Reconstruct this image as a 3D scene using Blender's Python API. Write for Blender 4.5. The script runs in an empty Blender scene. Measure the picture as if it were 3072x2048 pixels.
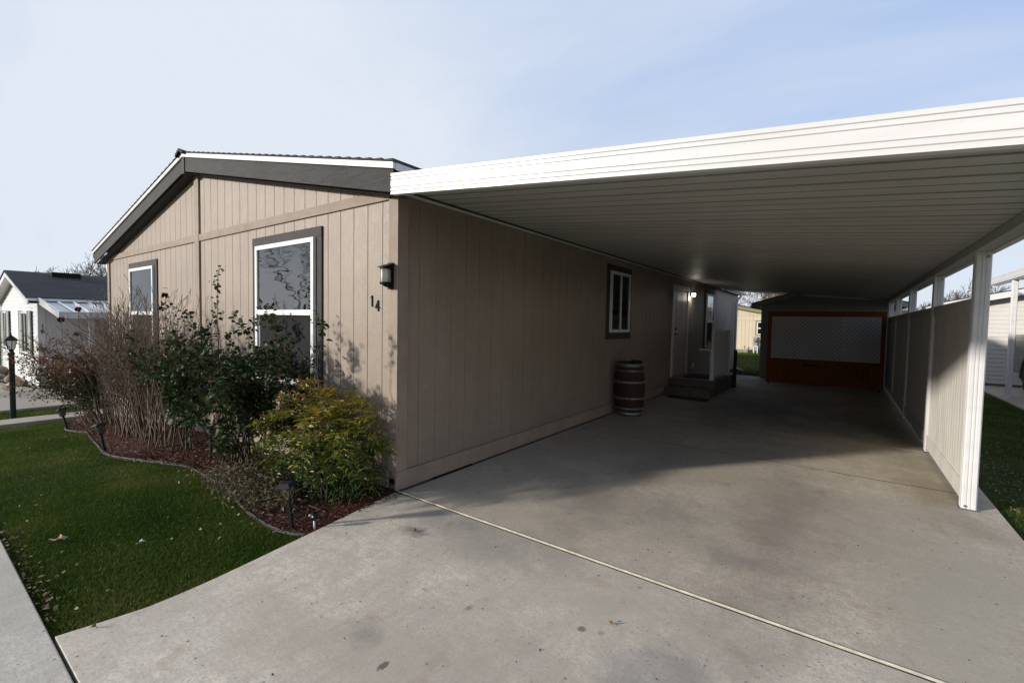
import bpy, math, random
import numpy as np
from mathutils import Vector, Matrix

random.seed(7)
rng = np.random.default_rng(7)
S = bpy.context.scene
COL = S.collection
V = Vector
ORG = {}

# ------------------------------------------------------------------ helpers
class MB:
    """collects faces in world coordinates and links them as one mesh object"""
    def __init__(self):
        self.v = []; self.f = []; self.s = []
        self.big = []           # list of (verts ndarray, faces ndarray(k), rnd ndarray or None)
    def add(self, vs, fs, smooth=False):
        n = len(self.v)
        self.v += [tuple(p) for p in vs]
        self.f += [tuple(i + n for i in f) for f in fs]
        self.s += [smooth] * len(fs)
        return self
    def box(self, x0, x1, y0, y1, z0, z1):
        v = [(x, y, z) for z in (z0, z1) for y in (y0, y1) for x in (x0, x1)]
        return self.add(v, [(0, 2, 3, 1), (4, 5, 7, 6), (0, 1, 5, 4), (2, 6, 7, 3), (0, 4, 6, 2), (1, 3, 7, 5)])
    def prism(self, pts, ext, smooth=False):
        n = len(pts); e = V(ext)
        a = [V(p) for p in pts]; b = [p + e for p in a]
        fs = [tuple(range(n - 1, -1, -1)), tuple(range(n, 2 * n))]
        self.add(a + b, fs)
        k = len(self.v) - 2 * n
        for i in range(n):
            j = (i + 1) % n
            self.f.append((k + i, k + j, k + n + j, k + n + i)); self.s.append(smooth)
        return self
    def tube(self, pts, rad, n=6, smooth=True, caps=True):
        pts = [V(p) for p in pts]
        if not isinstance(rad, (list, tuple)): rad = [rad] * len(pts)
        base = len(self.v); up = V((0.13, 0.21, 1)).normalized(); prev = None
        for i, p in enumerate(pts):
            d = (pts[min(i + 1, len(pts) - 1)] - pts[max(i - 1, 0)])
            if d.length < 1e-9: d = V((0, 0, 1))
            d.normalize()
            if prev is None:
                u = d.cross(V((0, 0, 1)) if abs(d.z) < .9 else V((1, 0, 0))).normalized()
            else:
                u = (prev - d * prev.dot(d))
                u = u.normalized() if u.length > 1e-6 else d.orthogonal().normalized()
            prev = u; w = d.cross(u)
            for k in range(n):
                a = 2 * math.pi * k / n
                self.v.append(tuple(p + (u * math.cos(a) + w * math.sin(a)) * rad[i]))
        for i in range(len(pts) - 1):
            for k in range(n):
                a = base + i * n + k; b = base + i * n + (k + 1) % n
                self.f.append((a, b, b + n, a + n)); self.s.append(smooth)
        if caps:
            self.f.append(tuple(base + k for k in range(n - 1, -1, -1))); self.s.append(False)
            e = base + (len(pts) - 1) * n
            self.f.append(tuple(e + k for k in range(n))); self.s.append(False)
        return self
    def lathe(self, c, prof, n=24, axis='z', smooth=True):
        base = len(self.v)
        for (r, h) in prof:
            for k in range(n):
                a = 2 * math.pi * k / n
                if axis == 'z': p = (c[0] + r * math.cos(a), c[1] + r * math.sin(a), c[2] + h)
                elif axis == 'x': p = (c[0] + h, c[1] + r * math.cos(a), c[2] + r * math.sin(a))
                else: p = (c[0] + r * math.cos(a), c[1] + h, c[2] + r * math.sin(a))
                self.v.append(p)
        for i in range(len(prof) - 1):
            for k in range(n):
                a = base + i * n + k; b = base + i * n + (k + 1) % n
                self.f.append((a, b, b + n, a + n)); self.s.append(smooth)
        return self
    def sweep(self, prof, a, b, cap=True):
        """prof: list of offset vectors; straight sweep from a to b"""
        a = V(a); b = V(b); n = len(prof)
        vs = [a + V(p) for p in prof] + [b + V(p) for p in prof]
        fs = [(i, (i + 1) % n, n + (i + 1) % n, n + i) for i in range(n)]
        if cap: fs += [tuple(range(n - 1, -1, -1)), tuple(range(n, 2 * n))]
        return self.add(vs, fs)
    def build(self, name, mat, parent=None, bevel=0, rnd=None):
        o0 = ORG.get(parent, V((0, 0, 0)))
        me = bpy.data.meshes.new(name)
        me.from_pydata([tuple(V(p) - o0) for p in self.v], [], self.f)
        me.polygons.foreach_set('use_smooth', self.s)
        if rnd is not None:
            at = me.attributes.new('rnd', 'FLOAT', 'FACE'); at.data.foreach_set('value', rnd)
        me.materials.append(mat); me.update()
        ob = bpy.data.objects.new(name, me); COL.objects.link(ob)
        if parent is not None: ob.parent = parent
        ORG[ob] = o0
        if bevel:
            m = ob.modifiers.new('bevel', 'BEVEL'); m.width = bevel; m.segments = 2; m.limit_method = 'ANGLE'
        return ob

def pieces(name, mat, parent, boxes, bevel=.003):
    for q in boxes:
        MB().box(*q).build(name, mat, parent, bevel=bevel)
def tag(o, label=None, cat=None, group=None, kind=None):
    if label: o['label'] = label
    if cat: o['category'] = cat
    if group: o['group'] = group
    if kind: o['kind'] = kind
    return o
def empty(name, loc, label, cat, group=None):
    o = bpy.data.objects.new(name, None); COL.objects.link(o); o.location = loc
    o.empty_display_size = .1
    ORG[o] = V(loc)
    return tag(o, label, cat, group)
def copy_tree(o, loc=None, rot=None, label=None, parent=None):
    c = o.copy(); COL.objects.link(c)
    if parent is not None: c.parent = parent
    if loc is not None: c.location = loc
    if rot is not None: c.rotation_euler = rot
    if label: c['label'] = label
    for ch in list(o.children): copy_tree(ch, parent=c)
    return c

# ------------------------------------------------------------------ materials
def newmat(name):
    m = bpy.data.materials.new(name); m.use_nodes = True
    nt = m.node_tree; nt.nodes.clear()
    out = nt.nodes.new('ShaderNodeOutputMaterial')
    return m, nt, out
def N(nt, t, **kw):
    n = nt.nodes.new(t)
    for k, v in kw.items():
        if k.startswith('i_'):
            key = k[2:].replace('_', ' ')
            n.inputs[key].default_value = v
        else: setattr(n, k, v)
    return n
def noise(nt, vec, scale, detail=4, rough=.55, dist=0):
    n = N(nt, 'ShaderNodeTexNoise'); n.inputs['Scale'].default_value = scale
    n.inputs['Detail'].default_value = detail; n.inputs['Roughness'].default_value = rough
    n.inputs['Distortion'].default_value = dist
    if vec is not None: nt.links.new(vec, n.inputs['Vector'])
    return n.outputs['Fac']
def ramp(nt, fac, stops):
    r = N(nt, 'ShaderNodeValToRGB'); e = r.color_ramp.elements
    while len(e) < len(stops): e.new(.5)
    for el, (p, c) in zip(e, stops):
        el.position = p; el.color = (c[0], c[1], c[2], 1) if not isinstance(c, (int, float)) else (c, c, c, 1)
    nt.links.new(fac, r.inputs['Fac']); return r.outputs['Color']
def mixc(nt, fac, a, b, mode='MIX'):
    m = N(nt, 'ShaderNodeMix', data_type='RGBA', blend_type=mode)
    for sock, val in ((m.inputs[0], fac), (m.inputs[6], a), (m.inputs[7], b)):
        if isinstance(val, bpy.types.NodeSocket): nt.links.new(val, sock)
        elif isinstance(val, (int, float)): sock.default_value = val
        else: sock.default_value = (val[0], val[1], val[2], 1)
    return m.outputs[2]
def coords(nt, stretch=(1, 1, 1), kind='Object', rot=(0, 0, 0)):
    tc = N(nt, 'ShaderNodeTexCoord'); mp = N(nt, 'ShaderNodeMapping')
    mp.inputs['Scale'].default_value = stretch; mp.inputs['Rotation'].default_value = rot
    nt.links.new(tc.outputs[kind], mp.inputs['Vector']); return mp.outputs['Vector']
def maprange(nt, v, a, b, c=0, d=1):
    m = N(nt, 'ShaderNodeMapRange'); nt.links.new(v, m.inputs[0])
    for i, x in zip((1, 2, 3, 4), (a, b, c, d)): m.inputs[i].default_value = x
    return m.outputs[0]
def bumpn(nt, h, strength=.3, dist=.01, normal=None):
    b = N(nt, 'ShaderNodeBump'); b.inputs['Strength'].default_value = strength; b.inputs['Distance'].default_value = dist
    nt.links.new(h, b.inputs['Height'])
    if normal is not None: nt.links.new(normal, b.inputs['Normal'])
    return b.outputs['Normal']
def pbsdf(nt, out, col, rough=.6, spec=.5, metal=0, normal=None, coat=0):
    p = N(nt, 'ShaderNodeBsdfPrincipled')
    for sock, val in ((p.inputs['Base Color'], col), (p.inputs['Roughness'], rough)):
        if isinstance(val, bpy.types.NodeSocket): nt.links.new(val, sock)
        elif isinstance(val, (int, float)): sock.default_value = val
        else: sock.default_value = (val[0], val[1], val[2], 1)
    p.inputs['Specular IOR Level'].default_value = spec
    p.inputs['Metallic'].default_value = metal
    p.inputs['Coat Weight'].default_value = coat
    if normal is not None: nt.links.new(normal, p.inputs['Normal'])
    nt.links.new(p.outputs[0], out.inputs[0]); return p
def mul(c, k): return tuple(min(1, x * k) for x in c[:3])
def M(name, col, rough=.6, var=.12, scale=6, bump=.0, bscale=60, spec=.4, metal=0, stretch=(1, 1, 1), tint=None):
    m, nt, out = newmat(name)
    vec = coords(nt, stretch)
    f = noise(nt, vec, scale, 5, .6)
    c = mixc(nt, maprange(nt, f, .3, .7), mul(col, 1 - var), tint or mul(col, 1 + var))
    nrm = bumpn(nt, noise(nt, vec, bscale, 4, .6), bump, .004) if bump else None
    r = maprange(nt, noise(nt, vec, scale * 2.3, 3), .3, .7, max(0, rough - .07), min(1, rough + .07))
    pbsdf(nt, out, c, r, spec, metal, nrm); return m

def siding_mat(name, col, dirt=.12):
    m, nt, out = newmat(name)
    v = coords(nt)
    vs = coords(nt, (26, 26, 1.6))
    grain = noise(nt, vs, 3.2, 6, .65, 1.5)
    blot = noise(nt, v, 1.3, 4, .6)
    fine = noise(nt, v, 90, 3, .6)
    streak = noise(nt, coords(nt, (7, 7, .35)), 2.2, 5, .6)
    mott = noise(nt, coords(nt, (6, 6, 14)), 3.2, 5, .7)
    c = mixc(nt, maprange(nt, blot, .36, .66), mul(col, 1 - dirt * 1.3), mul(col, 1.08))
    c = mixc(nt, maprange(nt, streak, .42, .66, 0, .45), c, mul(col, .80))
    c = mixc(nt, maprange(nt, mott, .45, .64, 0, .35), c, mul(col, 1.22))
    c = mixc(nt, maprange(nt, grain, .35, .72, 0, .55), c, mul(col, .78))
    # grime near the bottom of the siding, broken up by noise
    sep = N(nt, 'ShaderNodeSeparateXYZ'); nt.links.new(v, sep.inputs[0])
    addn = N(nt, 'ShaderNodeMath', operation='ADD'); nt.links.new(sep.outputs[2], addn.inputs[0])
    nt.links.new(maprange(nt, noise(nt, coords(nt, (3, 3, .7)), 4, 4), 0, 1, -.25, .25), addn.inputs[1])
    low = maprange(nt, addn.outputs[0], .0, .4, .35, 0)
    c = mixc(nt, low, c, mul(col, .62))
    h = mixc(nt, .35, grain, fine)
    n = bumpn(nt, h, .75, .006)
    pbsdf(nt, out, c, maprange(nt, grain, .3, .7, .42, .62), .45, 0, n); return m

def woodpaint(name, col, axis='x'):
    m, nt, out = newmat(name)
    st = {'x': (1.2, 30, 30), 'z': (30, 30, 1.2), 'y': (30, 1.2, 30)}[axis]
    v = coords(nt, st); g = noise(nt, v, 2.6, 6, .65, 2.0)
    b = noise(nt, coords(nt), 3, 4)
    c = mixc(nt, maprange(nt, b, .3, .7), mul(col, .86), mul(col, 1.12))
    c = mixc(nt, maprange(nt, g, .45, .7, 0, .5), c, mul(col, .7))
    pbsdf(nt, out, c, .6, .16, 0, bumpn(nt, g, .8, .006)); return m

def concrete(name, base, stains=(), rot=0.0, spotty=1.0, warm=(.47, .40, .31)):
    m, nt, out = newmat(name)
    tc = N(nt, 'ShaderNodeTexCoord'); v = tc.outputs['Object']
    vr = coords(nt, (1.0, 9.0, 1.0), rot=(0, 0, rot))
    big = noise(nt, v, .55, 5, .6, .4); mid = noise(nt, v, 2.3, 6, .62, .6)
    fine = noise(nt, v, 60, 4, .7); brush = noise(nt, vr, 5, 5, .65, .3)
    peb = noise(nt, v, 260, 2, .7)
    c = mixc(nt, maprange(nt, big, .40, .58), mul(base, .74), mul(base, 1.2))
    c = mixc(nt, maprange(nt, mid, .46, .62, 0, .55), c, warm)
    c = mixc(nt, maprange(nt, noise(nt, v, 1.1, 8, .7, .9), .52, .62, 0, .42), c, mul(base, .56))
    c = mixc(nt, maprange(nt, noise(nt, v, 1.9, 7, .7, 1.2), .60, .68, 0, .35), c, mul(base, 1.25))
    c = mixc(nt, maprange(nt, brush, .50, .68, 0, .38), c, mul(base, .55))
    c = mixc(nt, maprange(nt, noise(nt, v, 13, 6, .75), .42, .60, 0, .5), c, mul(base, .60))
    tyre = noise(nt, coords(nt, (5.5, .55, 1), rot=(0, 0, rot * .2)), 1.6, 7, .7, .5)
    c = mixc(nt, maprange(nt, tyre, .52, .66, 0, .45), c, mul(base, .58))
    c = mixc(nt, maprange(nt, noise(nt, v, 30, 5, .8), .50, .64, 0, .5), c, mul(base, .50))
    c = mixc(nt, maprange(nt, fine, .42, .60, 0, .5), c, mul(base, .58))
    c = mixc(nt, maprange(nt, peb, .40, .62, 0, .40), c, mul(base, 1.35))
    c = mixc(nt, maprange(nt, noise(nt, v, 3.1, 6, .6, .5), .60, .70, 0, .35), c, (.34, .20, .11))
    # dark specks
    vo = N(nt, 'ShaderNodeTexVoronoi'); vo.inputs['Scale'].default_value = 11; nt.links.new(v, vo.inputs['Vector'])
    spk = maprange(nt, vo.outputs['Distance'], .04, .10, .9, 0)
    gate = maprange(nt, noise(nt, v, 1.7, 2), .42, .50)
    mm = N(nt, 'ShaderNodeMath', operation='MULTIPLY'); nt.links.new(spk, mm.inputs[0]); nt.links.new(gate, mm.inputs[1])
    c = mixc(nt, mm.outputs[0], c, mul(base, .22))
    vo2 = N(nt, 'ShaderNodeTexVoronoi'); vo2.inputs['Scale'].default_value = 24; nt.links.new(v, vo2.inputs['Vector'])
    spk2 = maprange(nt, vo2.outputs['Distance'], .08, .2, .75, 0)
    gate2 = maprange(nt, noise(nt, v, 1.1, 3), .5, .6)
    m2 = N(nt, 'ShaderNodeMath', operation='MULTIPLY'); nt.links.new(spk2, m2.inputs[0]); nt.links.new(gate2, m2.inputs[1])
    c = mixc(nt, m2.outputs[0], c, mul(base, .4))
    for (x, y, r, soft, col, amt, st) in stains:
        d = N(nt, 'ShaderNodeVectorMath', operation='DISTANCE')
        mp = N(nt, 'ShaderNodeMapping'); mp.inputs['Scale'].default_value = (st[0], st[1], 0)
        nt.links.new(v, mp.inputs['Vector']); nt.links.new(mp.outputs[0], d.inputs[0])
        d.inputs[1].default_value = (x * st[0], y * st[1], 0)
        wob = N(nt, 'ShaderNodeMath', operation='ADD'); nt.links.new(d.outputs['Value'], wob.inputs[0])
        nt.links.new(maprange(nt, noise(nt, v, 1.6 / r, 5, .6), 0, 1, -.8 * r, .8 * r), wob.inputs[1])
        k = maprange(nt, wob.outputs[0], r * (1 - soft), r, amt, 0)
        c = mixc(nt, k, c, col)
    h = mixc(nt, .5, fine, peb)
    n = bumpn(nt, h, .5, .003, bumpn(nt, brush, .15, .003))
    pbsdf(nt, out, c, maprange(nt, mid, .3, .7, .72, .92), .35, 0, n); return m

def leafmat(name, stops, rough=.45, trans=.25, spec=.4):
    m, nt, out = newmat(name)
    a = N(nt, 'ShaderNodeAttribute', attribute_name='rnd')
    c = ramp(nt, a.outputs['Fac'], stops)
    c = mixc(nt, maprange(nt, noise(nt, coords(nt), 40, 3), .3, .7, 0, .3), c, mixc(nt, .5, c, (.0, .0, .0)))
    p = pbsdf(nt, out, c, rough, spec)
    t = N(nt, 'ShaderNodeBsdfTranslucent'); nt.links.new(c, t.inputs['Color'])
    mx = N(nt, 'ShaderNodeMixShader'); mx.inputs[0].default_value = trans
    nt.links.new(p.outputs[0], mx.inputs[1]); nt.links.new(t.outputs[0], mx.inputs[2]); nt.links.new(mx.outputs[0], out.inputs[0])
    return m

def glassmat(name, tint=(.75, .8, .8), wav=.0, scale=3, fac=.0, stretch=(1, 1, 1)):
    m, nt, out = newmat(name)
    tr = N(nt, 'ShaderNodeBsdfTransparent'); tr.inputs[0].default_value = (*tint, 1)
    gl = N(nt, 'ShaderNodeBsdfGlossy'); gl.inputs['Roughness'].default_value = .02
    fr = N(nt, 'ShaderNodeFresnel'); fr.inputs['IOR'].default_value = 1.55
    mx = N(nt, 'ShaderNodeMixShader')
    k = maprange(nt, fr.outputs[0], 0, 1, .06 + fac, 1)
    nt.links.new(k, mx.inputs[0]); nt.links.new(tr.outputs[0], mx.inputs[1]); nt.links.new(gl.outputs[0], mx.inputs[2])
    if wav:
        n = bumpn(nt, noise(nt, coords(nt, stretch), scale, 1, .4), 1.0, wav)
        nt.links.new(n, gl.inputs['Normal'])
    nt.links.new(mx.outputs[0], out.inputs[0]); return m

def shingles(name, col, sx=1, row=.14):
    m, nt, out = newmat(name)
    v = coords(nt)
    b = N(nt, 'ShaderNodeTexBrick'); nt.links.new(coords(nt, (1, 1, 1), rot=(0, 0, math.pi / 2)), b.inputs['Vector'])
    b.inputs['Scale'].default_value = 1.0; b.inputs['Brick Width'].default_value = .3; b.inputs['Row Height'].default_value = row
    b.inputs['Mortar Size'].default_value = .008; b.inputs['Color1'].default_value = (*mul(col, .6), 1)
    b.inputs['Color2'].default_value = (*mul(col, 1.35), 1); b.inputs['Mortar'].default_value = (*mul(col, .25), 1)
    c = mixc(nt, maprange(nt, noise(nt, v, 45, 3), .35, .65, 0, .6), b.outputs['Color'], mul(col, 1.3))
    pbsdf(nt, out, c, .85, .3, 0, bumpn(nt, noise(nt, v, 120, 3), .6, .01)); return m

def emat(name, col, s):
    m, nt, out = newmat(name); e = N(nt, 'ShaderNodeEmission'); e.inputs[0].default_value = (*col, 1); e.inputs[1].default_value = s
    nt.links.new(e.outputs[0], out.inputs[0]); return m

TAUPE = (.345, .280, .226)
m_side = siding_mat('taupe_siding', TAUPE)
m_trim = woodpaint('taupe_trim', (.358, .291, .236), 'x')
m_trimz = woodpaint('taupe_trim_vertical', (.358, .291, .236), 'z')
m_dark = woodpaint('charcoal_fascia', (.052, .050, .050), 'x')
m_darkz = woodpaint('charcoal_casing', (.062, .058, .057), 'z')
m_white = M('white_vinyl', (.78, .78, .77), .42, .05, 4, .05, 40)
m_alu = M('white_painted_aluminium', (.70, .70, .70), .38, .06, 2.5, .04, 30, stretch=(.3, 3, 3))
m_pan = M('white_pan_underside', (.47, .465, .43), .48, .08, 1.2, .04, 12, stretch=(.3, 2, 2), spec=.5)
m_fence = M('offwhite_vinyl_fence', (.70, .67, .62), .5, .10, 2, .05, 30, stretch=(2, 2, .5))
m_shing = shingles('brown_black_shingles', (.06, .055, .05))
m_shingL = shingles('slate_black_shingles', (.032, .034, .04), row=.16)
m_black = M('black_metal', (.010, .010, .011), .5, .2, 8, spec=.15)
m_blackp = M('black_plastic', (.016, .016, .018), .55, .2, 8, spec=.2)
m_interior = M('dark_room', (.02, .022, .022), .8, .2, 3)
m_blind = M('blind_slats', (.17, .20, .19), .55, .08, 3)
m_screen = M('grey_window_screen', (.028, .027, .029), .9, .12, 3, .1, 300, spec=.1)
m_found = M('foundation_concrete', (.26, .245, .225), .85, .2, 4, .4, 40)
m_glass = glassmat('window_glass_wavy', (.5, .56, .56), .004, 2.4, .15, (.8, 1, 4.5))
m_glass2 = glassmat('window_glass', (.5, .55, .55), .004, 3, .04)
m_frost = M('frosted_lamp_glass', (.86, .85, .78), .35, .04, 5)
m_clear = glassmat('clear_lantern_glass', (.95, .95, .93), 0, 3, .0)
m_porchglow = emat('lit_porch_globe', (1, .93, .82), 9)
STN = [(2.18, -.64, .025, .25, (.09, .075, .05), .9, (1, 1)), (2.27, -.61, .02, .4, (.2, .18, .14), .6, (1, 1)), (1.23, .33, .018, .3, (.09, .05, .03), .8, (1, 1)),
       (1.59, -1.40, .02, .3, (.05, .055, .05), .9, (1, .6)), (2.60, -.78, .27, .45, (.24, .24, .23), .5, (1, .8)), (1.62, -.86, .02, .6, (.25, .15, .07), .7, (1, .6)),
       (.71, -.43, .10, .7, (.14, .13, .12), .6, (.6, 1.2)), (1.35, -1.32, .13, .8, (.14, .14, .13), .5, (1, 1.3)), (1.0, -.15, .6, .9, (.2, .2, .19), .45, (.6, 1.4)),
       (2.0, -1.15, .7, .9, (.40, .34, .27), .35, (.8, 1.6)), (1.2, -1.5, .5, .9, (.40, .33, .26), .35, (.5, 1.6))]
WEAR = [(2.85, 1.2, .42, .95, (.25, .205, .175), .55, (1, .15)), (1.55, 1.6, .34, .95, (.26, .225, .20), .45, (1, .15)), (3.75, .6, .5, .9, (.50, .47, .37), .45, (1, .2)), (2.15, -.4, .4, .9, (.52, .45, .36), .5, (.6, 1))]
STN += WEAR
m_conc = concrete('driveway_concrete', (.67, .60, .50), STN, 1.2)
STN2 = [(3.95, 3.2, .75, .9, (.20, .165, .10), .6, (1.6, .5)), (3.9, 5.5, .7, .9, (.16, .14, .09), .6, (1.4, .35)), (2.0, 1.0, .6, .9, (.22, .215, .2), .5, (.7, 1)),
        (1.3, .95, .45, .9, (.2, .2, .19), .5, (1.5, .7)), (2.2, 6.5, 1.6, .9, (.13, .12, .10), .7, (1, .5)), (3.0, 2.2, .5, .9, (.40, .34, .28), .4, (1, 1)), (2.6, .55, .25, .8, (.22, .21, .2), .4, (1, 1.3))]
STN2 += WEAR
m_conc2 = concrete('carport_slab_concrete', (.62, .545, .44), STN2, .25)
m_conc3 = concrete('sidewalk_concrete', (.62, .58, .50), (), .7)
m_conc4 = concrete('neighbour_concrete', (.46, .41, .34), (), 1.57)
m_joint = M('pale_joint_concrete', (.56, .52, .40), .8, .25, 22, .5, 120)
m_cedar = woodpaint('stained_cedar', (.20, .062, .012), 'z')
m_cedarx = woodpaint('stained_cedar_rail', (.19, .056, .011), 'x')
m_latt = M('white_lattice_plastic', (.50, .51, .54), .4, .08, 4)
m_stave = woodpaint('barrel_oak', (.050, .030, .021), 'z')
m_hoop = M('galvanised_hoop', (.22, .225, .23), .38, .35, 14, .2, 60, metal=.7)
m_grey = M('grey_lap_siding', (.30, .30, .305), .5, .07, 3, .05, 30)
m_cream = siding_mat('cream_siding', (.66, .56, .40), .05)
m_olive = M('olive_trim', (.23, .23, .13), .6, .1, 4)
m_offw = M('offwhite_lap_siding', (.70, .68, .64), .5, .07, 2, .05, 30)
m_wlap = M('white_lap_siding', (.80, .80, .80), .45, .03, 2, .03, 30)

# ------------------------------------------------------------------ terrain
HX = [-400, -60, -25, -14.7, -10.5, -8.7, -6.9, -4, -1.5, 6, 60, 400]
HZ = [-1.2, -.8, -.7, -.585, -.54, -.48, -.32, -.12, 0, 0, .0, 0]
def h(x): return float(np.interp(x, HX, HZ))
def grass_ground():
    m, nt, out = newmat('lawn_ground')
    v = coords(nt)
    c = ramp(nt, noise(nt, v, 1.1, 6, .65), [(.3, (.030, .050, .009)), (.5, (.048, .078, .013)), (.7, (.085, .09, .025))])
    c = mixc(nt, maprange(nt, noise(nt, v, 38, 4, .7), .4, .7, 0, .8), c, (.016, .026, .007))
    c = mixc(nt, maprange(nt, noise(nt, v, .45, 5, .7), .52, .68, 0, .5), c, (.10, .085, .035))
    pbsdf(nt, out, c, .9, .2, 0, bumpn(nt, noise(nt, v, 60, 4, .7), .8, .03)); return m
m_lawn = grass_ground()
b = MB()
ys = [-400, -60, -20, -6, -2, 2, 6, 14, 30, 80, 300, 1600]
xs = sorted(set(HX + [-3, -2.2, 2, 12, -5.5, -7.8, -12, -18, 25, 1200, -1200]))
vs = [(x, y, h(x) - .035) for y in ys for x in xs]
W = len(xs)
b.add(vs, [(j * W + i, j * W + i + 1, (j + 1) * W + i + 1, (j + 1) * W + i) for j in range(len(ys) - 1) for i in range(W - 1)], True)
tag(b.build('ground', m_lawn), 'mown green lawn ground around the houses', 'ground', kind='structure')

def slab(name, poly, z, mat, label, thick=.12, follow=False):
    bb = MB()
    pts = [(x, y, (h(x) if follow else 0) + z) for x, y in poly]
    bb.prism([(p[0], p[1], p[2] - thick) for p in pts], (0, 0, thick))
    o = bb.build(name, mat, bevel=.006); tag(o, label, 'paving', kind='structure'); return o
def smooth_curve(pts, n=5):
    out = []
    for i in range(len(pts) - 1):
        p0 = pts[max(i - 1, 0)]; p1 = pts[i]; p2 = pts[i + 1]; p3 = pts[min(i + 2, len(pts) - 1)]
        for k in range(n):
            t = k / n
            out.append(tuple(.5 * (2 * p1[j] + (p2[j] - p0[j]) * t + (2 * p0[j] - 5 * p1[j] + 4 * p2[j] - p3[j]) * t * t + (3 * p1[j] - p0[j] - 3 * p2[j] + p3[j]) * t ** 3) for j in range(len(p1))))
    out.append(tuple(pts[-1])); return out
DL = [(.0, -.012), (.06, -.36), (.12, -.72), (.18, -1.09), (.25, -1.55), (.27, -1.83), (.255, -1.97), (.21, -2.18), (.2, -2.228)]
DLs = smooth_curve(DL, 5)
slab('driveway', [(4.34, -.012)] + DLs + [(4.75, -2.228), (4.45, -1.6), (4.36, -.8)], 0, m_conc, 'stained grey concrete driveway apron in front of the carport')
slab('carport_floor', [(.035, .014), (4.32, .014), (4.32, 4.955), (.035, 4.955)], 0.002, m_conc2, 'grey concrete slab under the front half of the carport')
slab('carport_floor', [(.035, 4.967), (4.30, 4.967), (4.30, 13.0), (.035, 13.0)], 0.002, m_conc2, 'grey concrete slab under the rear half of the carport')
bj = MB(); pts = []
for i in range(90):
    x = .01 + i * .0485; wv = random.uniform(.005, .011)
    pts.append((x, wv))
up = [(x, .003 + w_, .0045) for x, w_ in pts]; dn = [(x, .001 - w_, .0045) for x, w_ in pts]; md = [(x, .002, .011) for x, w_ in pts]
k = len(pts)
bj.add(dn + md + up, [(i, i + 1, k + i + 1, k + i) for i in range(k - 1)] + [(k + i, k + i + 1, 2 * k + i + 1, 2 * k + i) for i in range(k - 1)])
tag(bj.build('driveway_joint', m_joint), 'raised pale joint line crossing the driveway from the house corner', 'paving', kind='structure')
b = MB()
b.tube([(x, 3.23 + .012 * math.sin(x * 3) + random.uniform(-.004, .004), .003) for x in np.arange(3.1, 4.2, .04)], .0035, 4)
b.tube([(x, 3.30 - .02 * x + random.uniform(-.002, .002), .0022) for x in np.arange(.1, 3.12, .08)], .0022, 4)
tag(b.build('slab_crack', M('crack_dark', (.05, .045, .04), .9)), 'thin dark crack across the carport slab beside the front fence panel', 'paving', kind='structure')
slab('sidewalk', [(x, -2.24) for x in (6.5, -1.5, -4, -6.9, -8.7, -10.5, -14.7)] + [(x, -3.6) for x in (-14.7, -10.5, -8.7, -6.9, -4, -1.5, 6.5)], .001, m_conc3, 'grey concrete sidewalk edge at the bottom left corner', follow=True)
slab('garden_path', [(-8.80, -2.23), (-9.52, -2.23), (-9.48, 4.5), (-8.80, 4.5)], .035, m_conc4, 'narrow concrete path beside the left end of the taupe house', follow=True, thick=.16)
slab('neighbour_driveway', [(-11.0, -2.23), (-11.0, -.21), (-14.72, -.21), (-19, -.9), (-19, -2.23)], .03, m_conc4, 'sunlit concrete driveway in front of the white house', follow=True)
slab('neighbour_driveway', [(-11.0, -.18), (-11.0, 9), (-14.66, 9), (-14.66, -.18)], .03, m_conc4, 'concrete driveway slab beside the white house under its awning', follow=True)
slab('neighbour_carport_floor', [(6.12, 3), (6.12, 15.4), (10.5, 15.4), (10.5, 3)], .0, m_conc4, 'concrete slab under the right hand neighbour carport')
# rock bed ground in front of the white house
b = MB(); b.add([(-14.8, -.9, h(-14.8) - .02), (-14.8, -.16, h(-14.8) - .02), (-26, -.16, h(-26) - .02), (-26, -1.3, h(-26) - .02)], [(0, 1, 2, 3)])
m_gravel = M('gravel_bed_soil', (.20, .16, .13), .9, .5, 14, .8, 40)
tag(b.build('gravel_bed', m_gravel), 'brown gravel and leaf bed along the white house front', 'ground', kind='structure')
b = MB(); b.add([(0.05, 13.01, -.015), (1.3, 13.01, -.015), (1.3, 13.75, -.015), (-.1, 13.85, -.015)], [(0, 1, 2, 3)])
tag(b.build('gravel_bed', m_gravel), 'strip of dark gravel behind the carport slab', 'ground', kind='structure')

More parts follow.
